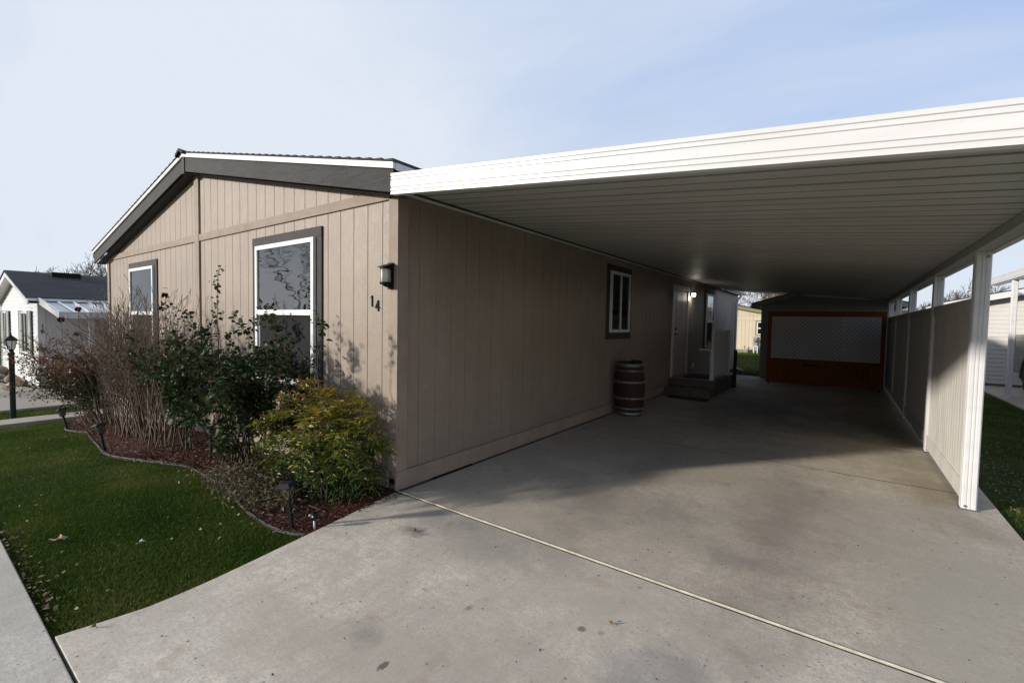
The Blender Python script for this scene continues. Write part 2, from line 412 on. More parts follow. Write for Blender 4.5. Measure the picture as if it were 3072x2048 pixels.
# ------------------------------------------------------------------ walls
def groove_wall(bb, a, d, n, u0, u1, grooves, zlo, zhi, gw=.009, gd=.009, breaks=()):
    """vertical grooved siding: a origin, d unit dir, n outward normal"""
    a = V(a); d = V(d); n = V(n)
    prof = [(u0, 0)]
    for g in grooves:
        if u0 + gw < g < u1 - gw: prof += [(g - gw / 2, 0), (g - gw / 2 + .001, -gd), (g + gw / 2 - .001, -gd), (g + gw / 2, 0)]
    prof.append((u1, 0))
    for br in breaks: prof.append((br, 0))
    prof.sort()
    for (p, q) in zip(prof[:-1], prof[1:]):
        A = a + d * p[0] + n * p[1]; B = a + d * q[0] + n * q[1]
        bb.add([A + V((0, 0, zlo(p[0]))), B + V((0, 0, zlo(q[0]))), B + V((0, 0, zhi(q[0]))), A + V((0, 0, zhi(p[0])))], [(0, 1, 2, 3)])
def lap_wall(bb, a, d, n, ul, ur, z0, z1, pitch=.105, dep=.012):
    a = V(a); d = V(d); n = V(n); z = z0
    while z < z1 - .001:
        zt = min(z + pitch, z1)
        def P(u, zz, o): return a + d * u + n * o + V((0, 0, zz))
        l0, r0, l1, r1 = ul(z), ur(z), ul(zt), ur(zt)
        if r0 - l0 > .02:
            if r1 < l1: l1 = r1 = (l1 + r1) / 2
            bb.add([P(l0, z, 0), P(r0, z, 0), P(r0, z, dep), P(l0, z, dep), P(r1, zt, .001), P(l1, zt, .001)], [(0, 3, 2, 1), (3, 5, 4, 2)])
        z = zt
def window_unit(parent, a, d, n, u0, u1, z0, z1, rail=None, vert=None, cas=None, casm=None, blinds=False, glass=None, fw=.05, depth=.05, screen=False, cz=None, label=None):
    """window standing proud of a wall. casing > frame, pane, slats, screen as sub-parts"""
    a = V(a); d = V(d); n = V(n)
    def bx(bb, ua, ub, na, nb, za, zb):
        pts = [a + d * ua + n * na, a + d * ub + n * na, a + d * ub + n * nb, a + d * ua + n * nb]
        bb.prism([p + V((0, 0, za)) for p in pts], (0, 0, zb - za))
    root = parent
    cb = MB()
    if cas:
        c0, c1, d0, d1 = cas  # outer extents
        bx(cb, c0, c1, 0, .021, z1 + .001, d1); bx(cb, c0, c1, 0, .021, d0, z0 - .001)
        bx(cb, c0, u0 - .001, 0, .019, z0 - .001, z1 + .001); bx(cb, u1 + .001, c1, 0, .019, z0 - .001, z1 + .001)
        root = cb.build('window', casm or m_darkz, parent, bevel=.003)
    fb = MB()
    bx(fb, u0, u1, .0, depth, z1 - fw, z1); bx(fb, u0, u1, .0, depth, z0, z0 + fw)
    bx(fb, u0, u0 + fw, .0, depth, z0 + fw, z1 - fw); bx(fb, u1 - fw, u1, .0, depth, z0 + fw, z1 - fw)
    if rail: bx(fb, u0 + fw, u1 - fw, .004, depth - .003, rail - .03, rail + .03)
    if vert: bx(fb, vert - .025, vert + .025, .004, depth - .003, z0 + fw, z1 - fw)
    if not cas: root = fb.build('window', m_white, parent, bevel=.002)
    else: fb.build('frame', m_white, root, bevel=.002)
    bk = MB(); bx(bk, u0 + .01, u1 - .01, .0005, .004, z0 + .01, z1 - .01); bk.build('room_shade', m_interior, root)
    g = MB(); zb = rail if (rail and screen) else z0 + fw
    o = depth - .016
    p = [a + d * (u0 + fw) + n * o, a + d * (u1 - fw) + n * o]
    g.add([p[0] + V((0, 0, zb)), p[1] + V((0, 0, zb)), p[1] + V((0, 0, z1 - fw)), p[0] + V((0, 0, z1 - fw))], [(0, 1, 2, 3)])
    g.build('pane', glass or m_glass2, root)
    if screen:
        s = MB(); bx(s, u0 + fw, u1 - fw, .012, .018, z0 + fw, rail - .03); s.build('insect_screen', m_screen, root)
        s2 = MB(); bx(s2, u0 + fw, u0 + fw + .022, .018, .028, z0 + fw, rail - .03); bx(s2, u1 - fw - .022, u1 - fw, .018, .028, z0 + fw, rail - .03)
        bx(s2, u0 + fw, u1 - fw, .018, .028, z0 + fw, z0 + fw + .022); s2.build('sash', m_white, root)
    if blinds:
        s = MB(); z = (rail or z0) + .05
        while z < z1 - fw - .02:
            q0 = a + d * (u0 + fw) + V((0, 0, z)); q1 = a + d * (u1 - fw) + V((0, 0, z))
            s.add([q0 + n * .009, q1 + n * .009, q1 + n * .030 + V((0, 0, .018)), q0 + n * .030 + V((0, 0, .018))], [(0, 1, 2, 3)])
            z += .046
        s.build('blind', m_blind, root)
    return root

# ------------------------------------------------------------------ main house
RX = -4.31; SL = .2138
def roofz(x): return 2.60 + SL * (4.31 - abs(x - RX))     # top of wall
house = empty('manufactured_house', (-4.3, 0, 0), 'long single storey taupe house with charcoal gable fascia and number 14', 'house')
b = MB(); X0 = -8.70
gr = [-.214 - .2155 * k for k in range(-0, 45)]
groove_wall(b, (0, 0, 0), (1, 0, 0), (0, -1, 0), X0, 0, gr, lambda x: .10 if x > -1.5 else h(x) + .06 if False else .02, lambda x: roofz(x) + .03, breaks=[RX])
b.build('rear_wall', m_side, house); b = MB()
groove_wall(b, (0, 15.75, 0), (1, 0, 0), (0, 1, 0), X0, 0, gr[::2], lambda x: .02, lambda x: roofz(x) + .03, breaks=[RX])
b.build('front_wall', m_side, house)
b = MB()
groove_wall(b, (0, 0, 0), (0, 1, 0), (1, 0, 0), 0, 15.75, [.248 + .2137 * k for k in range(72)], lambda u: .02, lambda u: 2.66, .008, .005)
b.build('side_wall', m_side, house)
b = MB(); groove_wall(b, (X0, 0, 0), (0, 1, 0), (-1, 0, 0), 0, 15.75, [.248 + .2137 * k for k in range(72)], lambda u: .02, lambda u: 2.63)
b.build('side_wall', m_side, house)
b = MB()
b.box(X0 + .03, -.03, .03, 15.7, -.7, .03)
b.build('foundation', m_found, house)
b = MB()   # horizontal trim boards of the front
pieces('trim_board', m_trim, house, [(X0 + .1, RX - .075, -.020, -.001, 2.595, 2.69), (RX + .075, -.1, -.020, -.001, 2.595, 2.69), (X0 + .1, -.1, -.022, -.001, .015, .18)])
pieces('corner_board', m_trimz, house, [(RX - .075, RX + .075, -.024, -.001, .18, 3.62), (-.0998, .022, -.024, -.001, .182, 2.60), (.001, .0225, -.0009, .098, .182, 2.60), (X0 - .02, X0 + .0998, -.024, -.001, .182, 2.62)])
pieces('skirt_board', woodpaint('taupe_trim_long', (.358, .291, .236), 'y'), house, [(.001, .026, -.026, 13.4, .018, .18), (.001, .026, 13.42, 15.75, .018, .18)])
# vent gap at base of the side wall
b = MB(); b.box(.0, .034, .45, 1.0, -.03, .012); b.build('crawl_vent', m_black, house)
# soffits
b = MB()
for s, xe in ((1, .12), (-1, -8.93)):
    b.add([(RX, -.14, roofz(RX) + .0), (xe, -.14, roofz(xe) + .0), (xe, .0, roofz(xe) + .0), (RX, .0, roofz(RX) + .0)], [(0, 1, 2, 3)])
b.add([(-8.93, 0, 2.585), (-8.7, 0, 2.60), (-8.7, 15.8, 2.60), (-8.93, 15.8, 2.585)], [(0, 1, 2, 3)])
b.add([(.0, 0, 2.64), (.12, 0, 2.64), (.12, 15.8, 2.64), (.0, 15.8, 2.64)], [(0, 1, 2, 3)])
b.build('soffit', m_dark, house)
# rake fascias
def fz(x): return 3.535 - SL * abs(x - RX)
for s, xe in ((1, .13), (-1, -8.96)):
    b = MB(); xa = RX + s * .045
    b.prism([(xa, -.168, fz(xa)), (xe, -.168, fz(xe)), (xe, -.168, fz(xe) + .192), (xa, -.168, fz(xa) + .192)], (0, .024, 0))
    b.build('rake_fascia', m_dark, house, bevel=.004)
b = MB(); b.prism([(RX - .045, -.180, 3.50), (RX + .045, -.180, 3.50), (RX + .045, -.180, 3.715), (RX, -.18, 3.727), (RX - .045, -.180, 3.715)], (0, .04, 0))
b.build('ridge_block', m_darkz, house, bevel=.003)
b = MB()
for s, xe in ((1, .15), (-1, -8.98)):
    b.prism([(RX, -.19, 3.729), (xe, -.19, fz(xe) + .194), (xe, -.19, fz(xe) + .245), (RX, -.19, 3.782)], (0, .03, 0))
b.sweep([(0, 0, 0), (.006, 0, 0), (.006, 0, .06), (0, 0, .06)], (.15, -.16, fz(.15) + .185), (.15, 15.9, fz(.15) + .185))
b.build('drip_edge', m_white, house)
b = MB()
for s, xe in ((1, .16), (-1, -8.99)):
    nseg = 30
    for i in range(nseg):     # shingle courses, each a small step
        a0 = RX + s * (abs(xe - RX) * i / nseg); a1 = RX + s * (abs(xe - RX) * (i + 1) / nseg)
        za = fz(a0) + .250; zb2 = fz(a1) + .250
        b.prism([(a0, -.2, za), (a1, -.2, zb2), (a1, -.2, zb2 + .022), (a0, -.2, za + .006)], (0, 16.1, 0))
b.build('roof', m_shing, house)
rid = MB()
y = -.23
while y < 15.8:
    rid.add([(RX - .13, y, 3.735), (RX, y, 3.815 - .02), (RX + .13, y, 3.735), (RX - .13, y, 3.775), (RX, y, 3.835), (RX + .13, y, 3.775),
             (RX - .13, y + .3, 3.735), (RX, y + .3, 3.775), (RX + .13, y + .3, 3.735), (RX - .13, y + .3, 3.750), (RX, y + .3, 3.805), (RX + .13, y + .3, 3.750)],
            [(0, 1, 4, 3), (1, 2, 5, 4), (3, 4, 10, 9), (4, 5, 11, 10), (6, 9, 10, 7), (7, 10, 11, 8), (0, 3, 9, 6), (2, 8, 11, 5)])
    y += .3
rid.build('ridge_cap', m_shing, house)
# windows
w1 = window_unit(house, (0, 0, 0), (1, 0, 0), (0, -1, 0), -2.53, -1.27, .80, 2.375, rail=1.595, cas=(-2.65, -1.165, .70, 2.48), blinds=True, glass=m_glass, screen=True)
w1['label'] = 'large front window nearer the house number'
m_glass3 = glassmat('window_glass_second', (.6, .68, .66), .003, 2, .02)
w2 = window_unit(house, (0, 0, 0), (1, 0, 0), (0, -1, 0), -7.27, -6.06, .80, 2.355, rail=1.57, cas=(-7.39, -5.95, .70, 2.46), blinds=True, glass=m_glass3, screen=True)
w3 = window_unit(house, (0, 0, 0), (0, 1, 0), (1, 0, 0), 4.44, 5.27, 1.385, 2.415, vert=4.86, cas=(4.34, 5.38, 1.27, 2.52), casm=m_darkz)
w4 = window_unit(house, (0, 0, 0), (0, 1, 0), (1, 0, 0), 10.95, 11.85, .90, 2.42, rail=1.64, cas=(10.82, 11.98, .8, 2.52), casm=m_darkz, glass=glassmat('window_glass_rear', (.4, .45, .45), .006, 4, .25), screen=True)
# door
m_door = M('offwhite_door', (.50, .48, .43), .45, .05, 3)
b = MB(); b.box(.001, .032, 7.90, 8.02, .33, 2.46); b.box(.001, .032, 9.06, 9.17, .33, 2.46); b.box(.001, .034, 8.0201, 9.0599, 2.37, 2.46)
fr = b.build('entry_door', m_white, house, bevel=.003)
b = MB(); b.box(.001, .016, 8.02, 9.06, .36, 2.37)
for (ya, yb, za, zb) in ((8.14, 8.48, .55, 1.15), (8.6, 8.94, .55, 1.15), (8.14, 8.48, 1.3, 2.2), (8.6, 8.94, 1.3, 2.2)): b.box(.016, .020, ya, yb, za, zb)
b.build('door_leaf', m_door, fr, bevel=.003)
b = MB(); b.lathe((.016, 8.13, 1.32), [(.03, 0), (.03, .01), (.012, .014), (.012, .05)], 12, 'x'); b.box(.055, .07, 8.12, 8.24, 1.31, 1.33); b.build('handle', m_black, fr)
b = MB(); b.lathe((.016, 8.13, 1.44), [(.03, 0), (.03, .02), (.0, .022)], 12, 'x'); b.build('deadbolt', m_black, fr)
b = MB(); b.box(.001, .05, 8.0, 9.08, .325, .352); b.build('threshold', m_hoop, fr)
# porch lamp
b = MB(); b.lathe((.0, 9.36, 2.31), [(.05, 0), (.05, .02), (.02, .025), (.02, .06)], 14, 'x'); b.lathe((.085, 9.36, 2.345), [(.0, .03), (.035, .025), (.05, 0), (.05, -.01)], 14)
pl = b.build('porch_lamp', m_black, house)
b = MB(); b.lathe((.085, 9.36, 2.29), [(.0, -.055), (.03, -.045), (.045, -.015), (.048, .02), (.04, .045)], 16); b.build('lamp_globe', m_porchglow, pl)
# outlet
b = MB(); b.box(.001, .03, 9.76, 9.84, .40, .56); b.build('outlet_cover', m_white, house, bevel=.004)
# wall lantern at the front corner
b = MB(); b.box(-.085, -.025, -.052, -.0245, 1.805, 2.035); wl = b.build('wall_lantern', m_black, house, bevel=.005)
b = MB()
b.prism([(-.055 + .056 * math.cos(t), -.085 + .056 * math.sin(t), 1.975 + .0 * t) for t in np.linspace(math.pi, 2 * math.pi, 11)] + [(.001, -.05, 1.975), (-.111, -.05, 1.975)], (0, 0, .016))
b.add([(-.112, -.145, 1.991), (.002, -.145, 1.991), (.0, -.05, 2.025), (-.11, -.05, 2.025), (-.112, -.05, 1.991), (.002, -.05, 1.991)], [(0, 1, 2, 3), (0, 3, 4), (1, 5, 2), (3, 2, 5, 4)])
b.build('hood', m_black, wl)
b = MB(); b.lathe((-.055, -.09, 1.862), [(.047, 0), (.047, .113)], 20); b.build('lamp_glass', m_clear, wl)
b = MB(); b.lathe((-.055, -.09, 1.862), [(.0, 0), (.042, 0), (.042, .112), (0, .112)], 20); b.build('diffuser', m_frost, wl)
b = MB(); b.lathe((-.055, -.09, 1.838), [(0, -.012), (.02, -.012), (.025, .0), (.052, .006), (.052, .023), (0, .023)], 20); b.box(-.07, -.04, -.085, -.05, 1.82, 1.838); b.build('lower_bracket', m_black, wl)
# house number 1 4
def strokes(name, lines, r, mat, parent, off, scale, ax, ay=(0, 0, 1), depth=.01, n=(0, -1, 0)):
    bb = MB(); ax = V(ax); ay = V(ay); n = V(n); off = V(off)
    for ln in lines:
        for p, q in zip(ln[:-1], ln[1:]):
            P = off + (ax * p[0] + ay * p[1]) * scale; Q = off + (ax * q[0] + ay * q[1]) * scale
            dd = (Q - P).normalized(); w_ = dd.cross(n) * r; e = dd * r * .6
            bb.prism([P - e - w_, Q + e - w_, Q + e + w_, P - e + w_], n * depth)
    return bb.build(name, mat, parent)
o = strokes('house_number', [[(.05, .82), (.18, 1), (.18, 0)]], .0058, m_black, house, (-.372, -.001, 1.657), .095, (1, 0, 0)); o['label'] = 'black house numeral 1'
o = strokes('house_number', [[(.42, 0), (.42, 1), (.0, .32), (.62, .32)]], .0055, m_black, house, (-.305, -.001, 1.615), .093, (1, 0, 0)); o['label'] = 'black house numeral 4'
# gutters and downpipes
b = MB(); b.sweep([(0, 0, 0), (-.08, 0, 0), (-.11, 0, .05), (-.11, 0, .1), (-.10, 0, .1), (-.10, 0, .052), (-.075, 0, .008), (0, 0, .008)], (-8.985, -.16, 2.64), (-8.985, 15.8, 2.64)); b.build('gutter', m_white, house)
b = MB(); b.tube([(-9.02, .06, 2.66), (-9.02, .06, 2.52), (-8.95, .05, 2.44), (-8.80, .04, 2.36), (-8.755, .04, 2.28), (-8.755, .04, -.45)], .038, 8)
b.tube([(-8.755, .04, 1.9), (-8.755, .04, 1.93)], .041, 8); b.build('downpipe', m_white, house)
b = MB(); b.sweep([(0, 0, 0), (.08, 0, 0), (.11, 0, .05), (.11, 0, .1), (.10, 0, .1), (.10, 0, .052), (.075, 0, .008), (0, 0, .008)], (.13, 12.7, 2.64), (.13, 15.9, 2.64)); b.build('gutter', m_white, house)
b = MB(); b.tube([(.19, 15.15, 2.66), (.19, 15.15, 2.56), (.10, 15.1, 2.44), (.07, 15.1, 2.3), (.07, 15.1, .12), (.16, 15.0, .03), (.42, 14.6, .0)], .04, 8); b.build('downpipe', m_white, house)

# ------------------------------------------------------------------ carport
carport = empty('carport', (4.11, 2.79, 0), 'long white metal carport with ridged fascia attached to the taupe house', 'carport')
YB = 12.35
def pz(x): return 2.652 - .094 * x
b = MB(); prof = []; y = .18; prof.append((-.12, 0))
while y < YB - .35:
    prof += [(y, 0), (y + .003, .06), (y + .034, .06), (y + .037, 0), (y + .17, 0), (y + .172, .035), (y + .190, .035), (y + .192, 0)]; y += .3385
prof.append((YB, 0))
xa, xb = .04, 4.178
for i, ((ya, oa), (yb, ob)) in enumerate(zip(prof[:-1], prof[1:])):
    b.add([(xa, ya, pz(xa) + oa), (xb, ya, pz(xb) + oa), (xb, yb, pz(xb) + ob), (xa, yb, pz(xa) + ob)], [(0, 1, 2, 3)])
b.add([(xa, -.12, pz(xa) + .075), (xb, -.12, pz(xb) + .075), (xb, YB, pz(xb) + .075), (xa, YB, pz(xa) + .075)], [(0, 3, 2, 1)])
for yy in ():   # pressed stiffening lines
    b.add([(xa, yy, pz(xa) - .004), (xb, yy, pz(xb) - .004), (xb, yy + .012, pz(xb) - .004), (xa, yy + .012, pz(xa) - .004), (xa, yy - .004, pz(xa) + .001), (xb, yy - .004, pz(xb) + .001), (xb, yy + .016, pz(xb) + .001), (xa, yy + .016, pz(xa) + .001)], [(0, 1, 2, 3), (0, 4, 5, 1), (3, 2, 6, 7)])
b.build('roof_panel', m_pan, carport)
fp = [(0, 0), (0, .017), (.007, .021), (.007, .026), (0, .030), (0, .048), (.007, .052), (.007, .056), (0, .060), (0, .108), (.007, .112), (.007, .117), (0, .121), (0, .136), (.007, .140), (.007, .144), (0, .148), (0, .170), (.04, .170), (.04, .165), (.012, .160), (.012, .006), (.05, .004), (.05, 0)]
b = MB(); b.sweep([(0, p[0], p[1]) for p in fp], (.142, -.205, 2.560), (4.20, -.205, 2.560 - .0955 * 4.058))
b.build('front_fascia', m_alu, carport)
b = MB(); b.sweep([(0, -p[0], p[1]) for p in fp], (.142, YB + .07, 2.600), (4.20, YB + .07, 2.600 - .0955 * 4.058)); b.build('rear_fascia', m_alu, carport)
b = MB(); b.sweep([(-p[0], 0, p[1] * .9) for p in fp], (4.20, -.20, 2.19), (4.20, YB + .07, 2.19)); b.build('side_gutter', m_alu, carport)
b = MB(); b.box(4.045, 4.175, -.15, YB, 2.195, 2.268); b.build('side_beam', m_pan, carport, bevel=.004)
b = MB(); b.box(.028, .055, -.1, YB, 2.625, 2.648); b.build('wall_channel', m_alu, carport)
PY_ = [2.79, 5.02, 7.65, 10.1, 12.2]
def postprof(s=.05):
    q = []
    for (ax, ay) in ((1, 0), (0, 1), (-1, 0), (0, -1)):
        px, py = -ay, ax
        for t, dd in ((-.82, 1), (-.38, 1), (-.30, .9), (-.2, .9), (-.12, 1), (.12, 1), (.2, .9), (.30, .9), (.38, 1), (.82, 1)):
            q.append((ax * s * dd + px * s * t, ay * s * dd + py * s * t))
    return q
pp = postprof()
for y in PY_:
    b = MB(); b.sweep([(p[0], p[1], 0) for p in pp], (4.11, y, .004), (4.11, y, 2.195)); po = b.build('post', m_alu, carport)
    b = MB(); b.box(4.052, 4.168, y - .058, y + .058, .0, .012); b.build('base_plate', m_hoop, po)
    b = MB(); b.tube([(4.135, y - .044, 2.15), (4.135, y - .060, 2.15)], .011, 8); b.build('bolt', m_hoop, po)
    b = MB(); b.tube([(4.085, y - .044, .035), (4.085, y - .062, .035)], .009, 8); b.build('bolt', m_hoop, po)

fence = empty('privacy_fence', (4.1, 7.5, 0), 'off white vinyl privacy fence between the carport posts', 'fence')
for ya, yb in zip(PY_[:-1], PY_[1:]):
    a0, a1 = ya + .052, yb - .052
    b = MB(); groove_wall(b, (4.088, 0, 0), (0, 1, 0), (-1, 0, 0), a0, a1, list(np.arange(a0 + .06, a1, .118)), lambda u: .06, lambda u: 1.75, .012, .010)
    groove_wall(b, (4.115, 0, 0), (0, 1, 0), (1, 0, 0), a0, a1, list(np.arange(a0 + .06, a1, .118)), lambda u: .06, lambda u: 1.75, .012, .010)
    pn = b.build('fence_panel', m_fence, fence)
    b = MB(); b.box(4.074, 4.128, a0, a1, 1.69, 1.815); b.build('rail', m_fence, pn, bevel=.004)
    b = MB(); b.box(4.074, 4.128, a0, a1, .055, .215); b.build('rail', m_fence, pn, bevel=.004)
    b = MB(); b.box(4.068, 4.134, a0, a0 + .03, .06, 1.80); b.build('channel', m_fence, pn, bevel=.002)

# ------------------------------------------------------------------ porch
m_step = M('taupe_step_paint', (.12, .10, .085), .6, .2, 5, .2, 60)
porch = empty('porch_steps', (.5, 8.8, 0), 'low taupe porch landing with two steps and a white railing at the side door', 'porch')
b = MB(); b.box(.03, .98, 7.82, 10.1, .004, .30); b.build('riser_box', m_step, porch)
b = MB(); b.box(.03, 1.01, 7.78, 10.13, .302, .335); b.build('landing', m_step, porch, bevel=.004)
b = MB(); b.box(.03, .98, 7.42, 7.80, .004, .15); b.box(.03, 1.0, 7.39, 7.815, .151, .175); b.build('step', m_step, porch, bevel=.004)
b = MB(); b.box(.86, .94, 7.86, 7.93, .336, 1.0); b.box(.87, .93, 7.87, 7.92, 1.0, 1.43); b.build('railing_post', m_white, porch, bevel=.004)
b = MB(); b.box(.86, .94, 9.50, 9.57, .336, 1.45); b.build('railing_post', m_white, porch, bevel=.004)
b = MB(); b.box(.865, .935, 7.9301, 9.4999, 1.38, 1.42); rl = b.build('railing', m_white, porch, bevel=.004)
MB().box(.875, .925, 7.9301, 9.4999, .40, .45).build('bottom_rail', m_white, porch, bevel=.004)
b = MB()
for y in np.arange(8.0, 9.48, .095): b.box(.885, .915, y, y + .06, .45, 1.38)
b.build('baluster_panel', m_white, rl)
b = MB(); b.box(.62, .859, 7.87, 7.93, .98, 1.02); b.build('shelf', m_white, porch, bevel=.003)
jar = empty('lidded_jar', (.86, 7.9, 1.02), 'small beige lidded jar on the shelf of the porch railing post', 'jar')
b = MB(); b.lathe((.82, 7.9, 1.0205), [(0, 0), (.04, 0), (.045, .02), (.045, .12), (.035, .14)], 16); b.build('jar_body', M('beige_ceramic', (.4, .36, .3), .4), jar)
b = MB(); b.lathe((.82, 7.9, 1.1605), [(.04, 0), (.04, .02), (.01, .03), (.012, .05), (0, .052)], 16); b.build('lid', M('beige_ceramic_lid', (.3, .27, .22), .4), jar)
b = MB(); b.prism([(.99, 9.72, .004), (1.05, 9.72, .004), (1.05, 9.86, .004), (.99, 9.86, .004)], (0, 0, .93)); tag(b.build('wooden_board', m_stave, bevel=.003), 'dark brown wooden board standing against the porch landing', 'board')
m_mat = M('red_brown_mat', (.10, .022, .010), .95, .3, 30, .8, 200)
b = MB(); b.prism([(.18, 7.30, .004), (.22, 6.99, .004), (1.02, 6.95, .004), (1.0, 7.28, .004)], (0, 0, .014)); tag(b.build('doormat', m_mat, bevel=.003), 'red brown doormat on the concrete in front of the porch steps', 'doormat')
b = MB(); b.box(.2, .8, 8.15, 9.0, .337, .352); tag(b.build('doormat', M('black_mat', (.015, .015, .018), .95, .3, 30, .8, 200), bevel=.003), 'dark doormat lying on the porch landing at the door', 'doormat')

# ------------------------------------------------------------------ barrel
bx, by = .285, 4.74
barrel = empty('wine_barrel', (bx, by, 0), 'old wooden barrel with metal hoops against the taupe side wall', 'barrel')
BH = .89
def br(z): t = (z / BH) * 2 - 1; return .252 - .042 * t * t
n = 28; b = MB()
prof = [(br(z), z) for z in np.linspace(0.0, BH, 15)]
vs = []
for (r, z) in prof:
    for k in range(n * 2):
        a = 2 * math.pi * k / (n * 2); rr = r - (.003 if k % 2 else 0)
        vs.append((bx + rr * math.cos(a), by + rr * math.sin(a), z + .004))
fs = [(i * n * 2 + k, i * n * 2 + (k + 1) % (n * 2), (i + 1) * n * 2 + (k + 1) % (n * 2), (i + 1) * n * 2 + k) for i in range(len(prof) - 1) for k in range(n * 2)]
b.add(vs, fs); b.build('staves', m_stave, barrel)
b = MB(); b.lathe((bx, by, BH - .03), [(0, 0), (br(BH) - .006, 0), (br(BH) - .006, .028), (br(BH) - .02, .028), (br(BH) - .022, .001)], 30); b.build('barrel_head', m_stave, barrel)
for z0, z1 in ((.0, .075), (.105, .145), (.275, .32), (.545, .59), (.735, .775), (.81, .885)):
    b = MB(); b.lathe((bx, by, 0), [(br(z0), z0 + .004), (br(z0) + .006, z0 + .004), (br(z1) + .006, z1 + .004), (br(z1), z1 + .004)], 36)
    b.lathe((bx + .17, by - (br((z0 + z1) / 2) ** 2 - .17 ** 2) ** .5 - .006, (z0 + z1) / 2 + .004), [(0, -.004), (.006, -.003), (.007, 0)], 8, 'y')
    b.build('hoop', m_hoop, barrel)
b = MB(); b.box(bx - .02, bx + .16, by + .06, by + .14, BH + .0, BH + .035); tag(b.build('wood_block', m_stave, bevel=.006), 'dark wooden block lying on top of the barrel', 'block')

# ------------------------------------------------------------------ rolling privacy screen
scr = empty('lattice_screen', (2.75, 11.25, 0), 'stained cedar screen with white lattice in front of the shed', 'screen')
sy = 11.25
b = MB(); b.box(1.53, 3.99, sy - .02, sy + .02, 1.84, 1.93); b.box(1.62, 3.90, sy - .018, sy + .018, .62, .70); b.box(1.62, 3.90, sy - .018, sy + .018, .06, .14)
b.box(1.62, 3.90, sy - .035, sy - .021, 1.80, 1.84)
b.build('rail', m_cedarx, scr, bevel=.004)
for x in (1.53, 3.90):
    b = MB(); b.box(x, x + .09, sy - .022, sy + .022, .05, 1.839); b.build('stile', m_cedar, scr, bevel=.004)
b = MB(); groove_wall(b, (0, sy - .006, 0), (1, 0, 0), (0, -1, 0), 1.62, 3.90, list(np.arange(1.72, 3.9, .11)), lambda u: .14, lambda u: .62, .01, .006)
groove_wall(b, (0, sy + .006, 0), (1, 0, 0), (0, 1, 0), 1.62, 3.90, list(np.arange(1.72, 3.9, .11)), lambda u: .14, lambda u: .62, .01, .006); b.build('lower_panel', m_cedar, scr)
b = MB(); b.box(2.36, 2.66, sy - .026, sy - .0185, .54, .585); b.build('slot', m_black, scr)
def lattice(x0, x1, z0, z1, y, pitch=.10, wdt=.030):
    bb = MB()
    for s, yy in ((1, y), (-1, y + .005)):
        c = x0 - (z1 - z0)
        while c < x1 + (z1 - z0):
            # line x = c + t, z = z0 + t  (s=1) or z = z1 - t
            t0 = max(0, x0 - c); t1 = min(z1 - z0, x1 - c)
            if t1 - t0 > .02:
                za, zb = (z0 + t0, z0 + t1) if s > 0 else (z1 - t0, z1 - t1)
                e = wdt * .707 / 1
                bb.prism([(c + t0 - e * .5, yy, za + s * e * .5), (c + t0 + e * .5, yy, za - s * e * .5), (c + t1 + e * .5, yy, zb - s * e * .5), (c + t1 - e * .5, yy, zb + s * e * .5)], (0, .0045, 0))
            c += pitch
    return bb
lattice(1.62, 3.23, .70, 1.80, sy - .006).build('lattice', m_latt, scr)
lattice(3.16, 3.90, .70, 1.80, sy + .006, .099).build('lattice', m_latt, scr)
lattice(3.13, 3.90, .70, 1.80, sy - .013, .102).build('lattice', m_latt, scr)
for x in (1.6, 3.92):
    b = MB(); b.lathe((x - .012, sy, .032), [(0, -.0), (.03, -.0), (.03, .024), (0, .024)], 14, 'x'); b.box(x - .018, x + .018, sy - .015, sy + .015, .05, .062); b.build('caster', m_black, scr)

